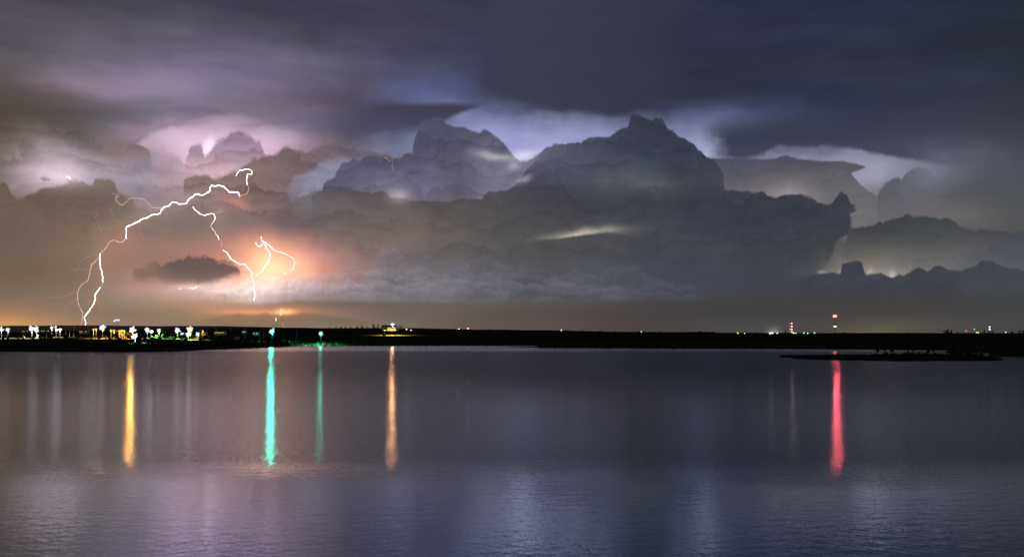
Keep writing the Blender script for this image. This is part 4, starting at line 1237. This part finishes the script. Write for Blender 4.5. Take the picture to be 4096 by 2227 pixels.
# distant lights along the right ridge
gr = 'distant small lights along the ridge'
FAR = [(1538, 1321, 3, (1, 0.85, 0.2), 'yellow light at the left foot of the farmstead'), (1552, 1319, 3, (1, 0.8, 0.1), 'yellow light under the farmhouse'), (1626, 1316, 3.5, (1, 0.85, 0.1), 'yellow light right of the white frame by the farmstead'),
       (1644, 1320, 3, (1, 0.8, 0.15), 'faint yellow light right of the farmstead'), (2257, 1330, 2.8, COOL, 'white light under the green lit ridge tree'), (2265, 1329, 2.2, (1, 0.95, 0.7), 'cream light beside the white one under the green lit tree'),
       (2565, 1326, 2.4, (1, 0.75, 0.15), 'single yellow light right of the middle on the dark ridge'), (2951, 1331, 3, (1, 0.85, 0.15), 'yellow light left of the bright white pair on the ridge'), (2978, 1332, 2, (1, 1, 0.6), 'faint pale light left of the bright white pair'),
       (3080, 1331.5, 4.5, (0.85, 1, 1), 'left light of the bright white pair on the ridge'), (3089, 1330.5, 4.5, (0.85, 1, 1), 'right light of the bright white pair on the ridge'), (3109, 1331, 3.2, (1, 0.85, 0.1), 'yellow light right of the bright white pair'),
       (3174, 1330.5, 3.5, (0.8, 1, 0.25), 'yellow green light at the foot of the short lamp mast'), (3183, 1331.5, 2.3, (0.75, 1, 0.5), 'small pale green light right of the short lamp mast'),
       (3216, 1330.5, 3, (0.1, 1, 0.35), 'left green light between the two masts'), (3231, 1332.5, 2.4, (1, 1, 0.8), 'cream light between the two green ones'), (3258, 1330, 3.5, (0.1, 1, 0.35), 'right green light between the two masts'),
       (3865, 1323, 3, (1, 0.12, 0.05), 'red light at the far right'), (3898, 1316, 2, (0.7, 0.8, 0.7), 'faint white light high at the far right'), (3907, 1328.5, 3, (0.4, 1, 0.1), 'green light at the far right'),
       (3914, 1329.5, 2.2, (0.9, 1, 0.8), 'white light beside the green one at the far right'), (4023, 1328, 2.3, (1, 1, 0.75), 'pale light nearest the right edge')]
for x, y, r, c, lab in FAR:
    streetlamp(x, y, 1230.0 if x < 1700 else 1850.0, r * 0.9, c, 2.2, 0, c, lab, gr)
d = streetlamp(2246, 1318, 1850, 1.6, (0.4, 1, 0.4), 4, 1.5e3, (0.15, 1.0, 0.2), 'green lamp inside the lit tree on the middle ridge', gr)


# ------------------------------------------------------------------ lattice masts with aircraft lights
def mast(name, x, ytop, Y, levels, label, width=1.3, pair=7.0):
    base = on_ground(x, Y)
    base.z -= 0.4
    top = px(x, ytop, Y)
    H = top.z - base.z
    t = thing(name, base, label, 'radio mast')
    w = width / 2
    for sx, sy in ((-w, -w), (w, -w), (w, w), (-w, w)):
        MB().tube([(sx, sy, 0), (sx * .55, sy * .55, H)], [0.10, 0.07], 5).build('leg', M_STEEL, t)
    br = MB()
    n = max(5, int(H / 3))
    for i in range(n):
        z0, z1 = H * i / n, H * (i + 1) / n
        a, b = w * (1 - .45 * i / n), w * (1 - .45 * (i + 1) / n)
        for (p, q) in (((-a, -a, z0), (b, -b, z1)), ((a, -a, z0), (b, b, z1)), ((a, a, z0), (-b, b, z1)), ((-a, a, z0), (-b, -b, z1))):
            br.tube([p, q], 0.05, 4)
    br.build('bracing', M_STEEL, t)
    for y, cl, cr, st, r in levels:
        z = px(x, y, Y).z - base.z
        off = pair / FPX * Y / 2
        rr = r / FPX * Y
        MB().box((0, -w, z - rr), (off * 2.4, 0.12, 0.12)).build('light_bracket', M_STEEL, t)
        for s, c in ((-1, cl), (1, cr)):
            if c is None:
                continue
            MB().ball((s * off, -w - 0.1, z), rr * (0.75 if (s < 0 and cl != cr) else 1.0), 10, 7).build('warning_light', lens_mat(c, st), t, True)
    return t


RED, PINK, WH = (1.0, 0.10, 0.08), (1.0, 0.35, 0.30), (1.0, 0.93, 0.86)
mast('radio_mast', 3163.5, 1291, 1900, [(1293, RED, WH, 1.8, 2.6), (1305, RED, WH, 1.8, 2.7), (1316.5, (1, .75, .3), WH, 1.8, 2.6), (1326.5, RED, WH, 1.8, 2.6)], 'short lattice mast with four rows of red and white lights')
bm = mast('radio_mast', 3339, 1262, 1900, [(1264, (1, .25, .22), (1, .25, .22), 2.6, 5.6), (1305.5, (1, .85, .7), (1, .92, .8), 2.4, 3.2)], 'tall slim mast topped by the bright red beacon', 1.1, 5.5)
l = lamp_light(None, (1.0, 0.10, 0.13), 7.5e4, 2.0)
l.parent = bm
l.data.type = 'SPOT'          # the beacon beams out over the lake
l.data.spot_size = R(70)
l.rotation_euler = (R(-90), 0, 0)
l.location = (0, -4.0, px(3339, 1264, 1900).z - bm.location.z)
mast('radio_mast', 3958, 1305, 1850, [(1307.5, None, (0.9, 1, 1), 1.8, 3.0), (1317, None, (0.9, 1, 1), 1.8, 3.2)], 'short mast with two white lights one above the other', 0.9, 0.0)

# plain poles that catch the town light
POLES = [(187, 1318, 1302, 900), (263, 1318, 1305, 900), (278, 1318, 1301, 900), (295, 1318, 1304, 900), (348, 1314, 1309, 900), (359, 1314, 1308, 900), (797, 1325, 1308, 900),
                     (802, 1325, 1308, 900), (859, 1325, 1308, 900), (865, 1325, 1309, 900), (923, 1325, 1309, 900), (980, 1325, 1312, 900), (1038, 1330, 1320, 900), (1054, 1330, 1313, 900), (1187, 1335, 1319, 900)]
PL = ordinal_labels([q[0] for q in POLES], 'pale pole', [(137, 'the bright pair of floodlights'), (216, 'the twin floodlights'), (411, 'the large white floodlight'), (757, 'the merged bright lamp cluster'), (877, 'the long low shed'), (974, 'the teal domed kiosk'), (1089, 'the teal lamp'), (1284, 'the right hand teal lamp')])
for x, y0, y1, Y in POLES:
    b = on_ground(x, Y)
    top = px(x, y1, Y)
    t = thing('utility_pole', b, PL[x], 'utility pole', 'utility poles behind the town')
    H = top.z - b.z
    MB().tube([(0, 0, -0.3), (0, 0, H)], [0.22, 0.14], 6).build('pole', M_WHITE, t)
    MB().box((0, -0.2, H - 0.5), (1.8, 0.12, 0.14)).build('crossarm', M_WHITE, t)


# ------------------------------------------------------------------ buildings
def building(name, x, ybase, ytop, wpx, Y, wall, roofm, label, cat, depth=7.0, nwin=3, lit=None, roof='gable', roof_h=0.45, door=True):
    base = px(x, ybase, Y)
    H = (ybase - ytop) / FPX * Y
    W = wpx / FPX * Y
    t = thing(name, (base.x, base.y, base.z), label, cat)
    wh = H * (1 - roof_h) if roof != 'flat' else H * 0.92
    MB().box((0, depth / 2, wh / 2 - 0.6), (W, depth, wh + 1.2)).build('wall', wall, t)
    if roof == 'gable':
        v = [(-W/2-.3, -.4, wh), (W/2+.3, -.4, wh), (W/2+.3, depth+.4, wh), (-W/2-.3, depth+.4, wh), (-W/2-.3, depth/2, H), (W/2+.3, depth/2, H)]
        mesh_obj('roof', v, [(0, 1, 5, 4), (2, 3, 4, 5), (1, 2, 5), (3, 0, 4), (3, 2, 1, 0)], roofm, t)
    elif roof == 'flat':
        MB().box((0, depth / 2, wh + H * 0.04), (W + .5, depth + .5, H * 0.08)).build('roof', roofm, t)
    else:
        mb = MB()
        mb.ball((0, depth / 2, wh), 1.0, 16, 10, (W * 0.56, depth * 0.56, H - wh))
        mb.build('roof', roofm, t, True)
    slots = nwin + (1 if door else 0)
    for i in range(slots):
        cx = -W / 2 + W * (i + 0.5) / slots
        ww, hh = W / slots * 0.5, wh * 0.42
        if door and i == slots // 2:
            MB().box((cx, -0.04, wh * 0.36), (ww * 0.8, 0.12, wh * 0.72)).build('door', M_BARK, t)
            continue
        fr = MB().box((cx, -0.03, wh * 0.55), (ww, 0.12, hh)).build('window', M_WHITE, t)
        MB().box((cx, -0.08, wh * 0.55), (ww * 0.8, 0.10, hh * 0.8)).build('pane', lit if lit else M_GLASS, fr)
    return t


LITY = emit_mat('lit_window_amber', (1.0, 0.62, 0.10), 1.3)
LITW = emit_mat('lit_window_white', (1.0, 0.95, 0.8), 2.0)
LITT = emit_mat('lit_awning_teal', (0.10, 0.62, 0.52), 0.5)
building('shed', 877, 1335, 1325, 38, 870, M_WALL, M_ROOF, 'long low shed with a row of amber lit windows', 'shed', 8, 6, LITY, 'flat', door=False)
building('house', 813, 1336, 1324, 18, 860, M_WALL, M_ROOF, 'small amber lit house right of the merged bright cluster', 'house', 6, 2, LITY)
building('house', 494, 1335, 1324, 40, 850, M_WALL, M_ROOF, 'wide low house in the yellow lit yard left of the brightest lamps', 'house', 8, 4, LITY)
building('house', 455, 1326, 1315, 34, 900, M_WALL, M_ROOF, 'low house among the amber lamps', 'house', 7, 3, LITY)
building('house', 1021, 1336, 1326, 19, 860, M_WALL, M_ROOF, 'pale house with white and yellow lit windows', 'house', 6, 2, LITW)
building('kiosk', 974, 1333, 1323, 15, 880, M_WALL, LITT, 'round kiosk with a glowing teal dome roof', 'kiosk', 4, 1, LITT, 'dome', door=False)
building('house', 332, 1329, 1318, 30, 900, M_WALL, M_ROOF, 'low house behind the dark belt left of the amber row', 'house', 7, 3, LITY)
building('house', 945, 1352, 1343, 12, 700, M_WHITE, M_ROOF, 'small white hut low in the dark shore belt', 'hut', 4, 1, None)
building('house', 100, 1327, 1318, 26, 900, M_WALL, M_ROOF, 'low house left of the bright pair near the left edge', 'house', 7, 3, LITY)
building('house', 180, 1326, 1316, 34, 920, M_WALL, M_ROOF, 'low house between the bright pair and the twin lamps', 'house', 7, 3, LITY)
building('farmhouse', 1566, 1318, 1300, 34, 1260, M_WHITE, M_ROOF, 'white farmhouse lit by its floodlight on the ridge', 'house', 9, 3, LITW)
building('barn', 1540, 1316, 1300, 26, 1275, M_WALL, M_ROOF, 'yellow lit barn left of the farmhouse', 'barn', 10, 2, LITY)
for x, yb, yt, lab in [(1590, 1319, 1304, 'yellow lit tree right in front of the farmhouse'), (1606, 1318, 1303, 'bright yellow tree right of the farmhouse'), (1628, 1320, 1310, 'small yellow green tree right of the white frame'), (1546, 1318, 1298, 'yellow lit tree at the left of the farmhouse')]:
    tree_px(x, yb, yt, 1235, lab, None, 1.2, k=1)
# portal frame beside the farmstead
t = thing('gate_frame', px(1620, 1312, 1240), 'pale open rectangular frame standing right of the farmstead', 'frame')
w, h = 12 / FPX * 1240, 10 / FPX * 1240
MB().box((-w / 2, 0, h / 2 - .4), (.3, .3, h + .8)).build('post', M_WHITE, t)
MB().box((w / 2, 0, h / 2 - .4), (.3, .3, h + .8)).build('post', M_WHITE, t)
MB().box((0, 0, h + .16), (w + .3, .3, .3)).build('crossbar', M_WHITE, t)


# two cars on the ridge road
def car(x, y, Y, label, rz):
    p = px(x, y, Y)
    t = thing('car', (p.x, p.y, p.z - 0.7), label, 'car', 'cars on the ridge road', rz)
    pr = [(-2.1, .35), (-2.1, .85), (-1.3, .95), (-.8, 1.42), (.7, 1.42), (1.25, .95), (2.05, .82), (2.1, .35)]
    v = [(a, -.85, b) for a, b in pr] + [(a, .85, b) for a, b in pr]
    n = len(pr)
    mesh_obj('body', v, [tuple(range(n)), tuple(range(2*n-1, n-1, -1))] + [(i, i+n, (i+1) % n + n, (i+1) % n) for i in range(n)], M_STEEL, t)
    for sx in (-1.3, 1.3):
        for sy in (-.8, .8):
            MB().tube([(sx, sy - .1, .32), (sx, sy + .1, .32)], .32, 12).build('wheel', M_DARK, t)
    for sy in (-.6, .6):
        MB().ball((2.1, sy, .68), .34).build('headlight', lens_mat((1, .95, .85), 10), t, True)
        MB().ball((-2.1, sy, .72), .34).build('tail_light', lens_mat((1, .08, .04), 8), t, True)
    return t


car(1833, 1315, 1500, 'left of the two cars on the dark ridge road', R(-60))
car(1869, 1313.5, 1500, 'right of the two cars on the dark ridge road', R(-50))


# ------------------------------------------------------------------ lightning
BOLT = emit_mat('lightning_core', (1.0, 0.98, 0.92), 3.2)
S.nt = BOLT.node_tree                       # the channel is not equally bright along its length
_geo = S.nt.nodes.new('ShaderNodeNewGeometry')
_f, _ = noise(S(_geo.outputs['Position']), 0.012, 3, 0.6)
link(step(_f, 0.30, 0.66, a=0.9, b=4.2), [n for n in S.nt.nodes if n.type == 'EMISSION'][0].inputs[1])
BOLT_W = emit_mat('lightning_warm', (1.0, 0.66, 0.48), 1.05)
BOLT_O = emit_mat('lightning_orange', (1.0, 0.42, 0.20), 0.75)
BOLT_F = emit_mat('lightning_faint', (0.86, 0.66, 0.58), 0.50)
BOLT_B = emit_mat('lightning_blue', (0.72, 0.72, 0.95), 0.75)
YB = 3200.0
rb = random.Random(3)


def conv(pts, x0, y0, k):
    return [(x0 + a / k, y0 + b / k) for a, b in pts]


def channel(name, pts, w0, w1, mat, parent, jag=3.0):
    """a jagged tube through photo-pixel points, widths in photo pixels"""
    P = []
    for (a, b) in zip(pts, pts[1:]):
        L = math.hypot(b[0] - a[0], b[1] - a[1])
        n = max(1, int(L / 15))
        knots = [(a[0] + (b[0] - a[0]) * i / n + (rb.uniform(-jag, jag) * 1.2 if i else 0), a[1] + (b[1] - a[1]) * i / n + (rb.uniform(-jag, jag) * 1.2 if i else 0)) for i in range(n)] + [b]
        for (c, d) in zip(knots, knots[1:]):
            m = max(1, int(math.hypot(d[0] - c[0], d[1] - c[1]) / 5))
            for i in range(m):
                j = jag * 0.55 if i else 0.5
                P.append((c[0] + (d[0] - c[0]) * i / m + rb.uniform(-j, j), c[1] + (d[1] - c[1]) * i / m + rb.uniform(-j, j)))
    P.append(pts[-1])
    org = parent.location
    drift = 0.0
    V = []
    for q in P:
        drift += rb.uniform(-6, 6)
        V.append(px(q[0], q[1], YB + drift) - org)
    n = len(V)
    rad = [(w0 + (w1 - w0) * i / max(1, n - 1)) / 2 / FPX * YB * 0.44 * rb.uniform(0.5, 1.35) for i in range(n)]
    return MB().tube(V, rad, 6).build(name, mat, parent)


K, X0, Y0 = 2.06, 100, 620
c5 = lambda *p: conv(p, X0, Y0, K)
A = thing('lightning_bolt', px(345, 1312, YB), 'longest lightning bolt arching from the bright cloud down to the left horizon', 'lightning')
channel('main_channel', c5((1740,172),(1752,148),(1772,126),(1800,124),(1822,116),(1845,118),(1868,132),(1868,158),(1834,154),(1826,205),(1830,245)), 5.5, 5, BOLT, A)
channel('branch', c5((1742,170),(1732,195),(1728,215)), 3, 2, BOLT_O, A)
channel('branch', c5((1830,245),(1845,270),(1838,300),(1830,318),(1800,330),(1768,340)), 3.5, 3.5, BOLT_W, A)
channel('main_channel', c5((1768,342),(1757,307),(1720,309),(1680,305),(1660,282),(1640,262),(1600,250),(1570,258),(1540,250),(1525,270),(1522,298),(1500,312),(1470,330),(1440,328),(1410,322),(1375,350),(1345,372),(1335,395),(1320,402),(1270,405),(1245,390),(1215,388),(1195,405),(1190,418),(1140,432),(1122,458),(1112,480),(1095,488),(1040,497),(990,522),(930,550),(880,575),(838,590)), 9, 9.5, BOLT, A)
channel('main_channel', c5((838,590),(834,640),(832,665),(838,690)), 6, 5, BOLT, A)
channel('main_channel', c5((838,690),(810,712),(775,718),(735,700),(700,715),(685,735),(680,755),(650,785),(618,812)), 5, 4.5, BOLT_W, A)
channel('main_channel', c5((618,812),(616,870),(622,930),(634,965),(640,1000),(642,1050)), 5.5, 8, BOLT, A)
channel('main_channel', c5((622,1090),(590,1130),(578,1150),(575,1200),(550,1250),(520,1295),(500,1320),(490,1340),(497,1365),(502,1420)), 8, 6.5, BOLT, A)
channel('branch', c5((642,1050),(634,1072),(622,1090)), 4, 4, BOLT_O, A)
channel('branch', c5((612,838),(575,880),(548,905),(540,950),(528,990),(526,1030),(480,1055),(450,1090),(435,1130),(432,1190),(445,1240),(462,1275),(478,1305),(470,1350),(455,1415)), 4.5, 4.5, BOLT_W, A)
channel('branch', c5((610,830),(560,833),(520,840),(485,858),(455,885),(448,912)), 2.6, 2.2, BOLT_F, A)
channel('branch', c5((545,930),(515,945),(480,946),(440,930),(420,938),(405,975)), 2.6, 2, BOLT_F, A)
channel('branch', c5((440,930),(405,945),(370,936)), 2, 1.6, BOLT_F, A)
channel('branch', c5((612,918),(585,935),(555,945)), 2.4, 1.8, BOLT_F, A)
channel('branch', c5((548,905),(530,890),(545,878)), 2.2, 1.6, BOLT_O, A)
channel('branch', c5((1120,437),(1085,437),(1050,432),(1025,408),(1000,390),(975,365),(935,358),(880,355),(855,366),(840,385),(815,407),(790,410),(765,390),(748,365),(748,345),(770,346)), 3.4, 3.6, BOLT_W, A)
channel('branch', c5((770,346),(764,326),(740,322),(726,318)), 2.8, 2, BOLT_B, A)
channel('branch', c5((835,605),(800,592),(795,570),(760,548),(735,540),(722,505),(715,475),(690,456)), 2.6, 1.8, BOLT_F, A)
channel('branch', c5((715,475),(712,455),(718,430)), 2, 1.4, BOLT_F, A)
channel('branch', c5((950,553),(945,580),(952,615),(955,650),(970,680),(975,700)), 2.6, 2, BOLT_O, A)
channel('branch', c5((592,482),(578,515),(600,545),(610,585),(625,620),(632,655)), 2.4, 1.8, BOLT_F, A)
channel('branch', c5((430,1118),(395,1128),(378,1142),(330,1162),(285,1178),(240,1173),(190,1172)), 2.4, 1.6, BOLT_F, A)
channel('branch', c5((422,1180),(400,1205),(370,1218),(348,1255),(328,1290),(312,1325)), 2.4, 1.5, BOLT_F, A)
channel('branch', c5((590,1168),(605,1205),(618,1240),(630,1262),(630,1288)), 2.6, 2, BOLT_O, A)
channel('branch', c5((622,1105),(640,1130),(690,1137),(715,1150)), 2.2, 1.5, BOLT_F, A)
channel('branch', c5((600,1140),(625,1155),(655,1168)), 2.0, 1.4, BOLT_F, A)
channel('branch', c5((545,1160),(535,1180),(530,1210),(520,1240)), 2.2, 1.6, BOLT_O, A)

Bb = thing('lightning_bolt', px(1010, 1215, YB), 'forked lightning bolt dropping into the orange glow', 'lightning')
channel('main_channel', c5((1385,428),(1405,455),(1435,480),(1485,502),(1498,488),(1530,482),(1557,488),(1568,512),(1556,545),(1535,575),(1530,592),(1552,620),(1568,632),(1575,655),(1592,672),(1597,697)), 5.5, 5, BOLT, Bb)
channel('main_channel', c5((1618,713),(1622,728),(1615,756)), 3.5, 3, BOLT_W, Bb)
channel('branch', c5((1597,697),(1606,706),(1618,713)), 2.4, 2.2, BOLT_F, Bb)
channel('branch', c5((1615,756),(1624,768),(1630,780)), 2.4, 2.2, BOLT_F, Bb)
channel('main_channel', c5((1630,780),(1660,800),(1680,830),(1700,858),(1735,880),(1760,895),(1815,900),(1832,925),(1858,952),(1880,982),(1905,996)), 6, 7, BOLT, Bb)
channel('main_channel', c5((1868,970),(1870,1010),(1884,1052),(1886,1100),(1893,1145),(1893,1170),(1885,1200)), 6, 6, BOLT, Bb)
channel('branch', c5((1885,1198),(1877,1222)), 4, 2.5, BOLT_O, Bb)
channel('branch', c5((1905,996),(1950,962),(1975,922),(2000,885),(2015,850),(2019,812),(2000,785),(1985,765),(1975,735),(1958,716),(1948,700),(1945,672)), 7, 5, BOLT, Bb)
channel('branch', c5((1965,710),(2010,742),(2040,775),(2075,798),(2110,803),(2150,815),(2180,835),(2210,850)), 6, 5, BOLT, Bb)
channel('branch', c5((2210,850),(2224,885),(2215,915),(2205,940),(2180,960),(2155,968),(2130,980)), 5, 4, BOLT, Bb)
channel('branch', c5((1955,735),(1938,756),(1912,745),(1902,720)), 5, 3.5, BOLT, Bb)
channel('branch', c5((1902,720),(1885,708),(1860,702)), 2.6, 1.8, BOLT_O, Bb)
channel('branch', c5((1838,932),(1810,940),(1770,942)), 3.6, 2.4, BOLT_W, Bb)
channel('branch', c5((1892,1000),(1870,1040),(1856,1060),(1855,1088)), 4, 3, BOLT_W, Bb)
channel('branch', c5((1557,487),(1600,470),(1640,462)), 3.0, 2.0, BOLT_B, Bb)
channel('branch', c5((1600,470),(1608,448),(1620,432)), 2.6, 1.8, BOLT_B, Bb)
channel('branch', c5((2018,855),(2030,875)), 2.4, 1.6, BOLT_O, Bb)
channel('branch', c5((1990,905),(2005,935)), 2.4, 1.6, BOLT_O, Bb)

Cb = thing('lightning_bolt', px(275, 712, YB), 'tiny hooked lightning flash in the bright cloud at the far left', 'lightning')
channel('main_channel', c5((344,188),(350,178),(362,184),(372,196)), 8, 4, BOLT, Cb, 1)
channel('branch', c5((372,196),(385,208),(402,216),(420,230)), 4, 3, BOLT_W, Cb, 1)
Db = thing('lightning_bolt', px(1570, 650, YB), 'thin pale lightning thread under the brown shelf in the middle cloud', 'lightning')
q = lambda *p: conv(p, 900, 350, 2.335)
channel('main_channel', q((1490,655),(1512,665),(1525,680),(1541,690)), 2.4, 2, BOLT_W, Db, 1.2)
channel('main_channel', q((1560,672),(1566,705),(1560,735),(1572,770),(1580,788),(1605,805),(1630,808),(1645,832)), 2.4, 2.0, BOLT_F, Db, 1.2)
Eb = thing('lightning_bolt', px(760, 1150, YB), 'short flat lightning flicker under the dark ragged cloud', 'lightning')
channel('main_channel', conv(((572,185),(600,190),(630,200),(660,190),(692,168)), 600, 1100, 3.68), 3, 5, BOLT, Eb, 1)
channel('branch', conv(((438,205),(455,195)), 600, 1100, 3.68), 4, 4, BOLT, Eb, .5)
channel('branch', conv(((250,207),(305,207)), 600, 1100, 3.68), 3, 2.4, BOLT_W, Eb, .5)
Fb = thing('lightning_bolt', px(1135, 1310, YB), 'short orange lightning stroke touching the ridge right of the teal lamp', 'lightning')
channel('main_channel', conv(((1944,700),(1958,735),(1968,745),(1984,790)), 600, 1100, 3.68), 4.5, 5, BOLT_O, Fb, .8)
Gb = thing('lightning_bolt', px(985, 1306, YB), 'short red lightning stroke touching the ridge left of the teal lamp', 'lightning')
channel('main_channel', conv(((1410,678),(1410,715),(1420,745),(1432,780)), 600, 1100, 3.68), 3.4, 4, emit_mat('lightning_red', (0.75, 0.22, 0.20), 0.75), Gb, .6)
Hb = thing('lightning_bolt', px(1124, 1256, YB), 'small orange spark of lightning low behind the orange strip of cloud', 'lightning')
channel('main_channel', conv(((1932,500),(1938,535),(1928,560),(1928,590)), 600, 1100, 3.68), 4, 8, emit_mat('lightning_spark', (1.0, 0.72, 0.30), 2.0), Hb, .6)
Ib = thing('lightning_bolt', px(838, 590, YB), 'short white streak of lightning inside the pink flash cloud', 'lightning')
channel('main_channel', conv(((2025,505),(2012,525),(1990,545),(1975,570),(1965,600)), 0, 350, 2.335), 3, 5, BOLT_B, Ib, 1.2)
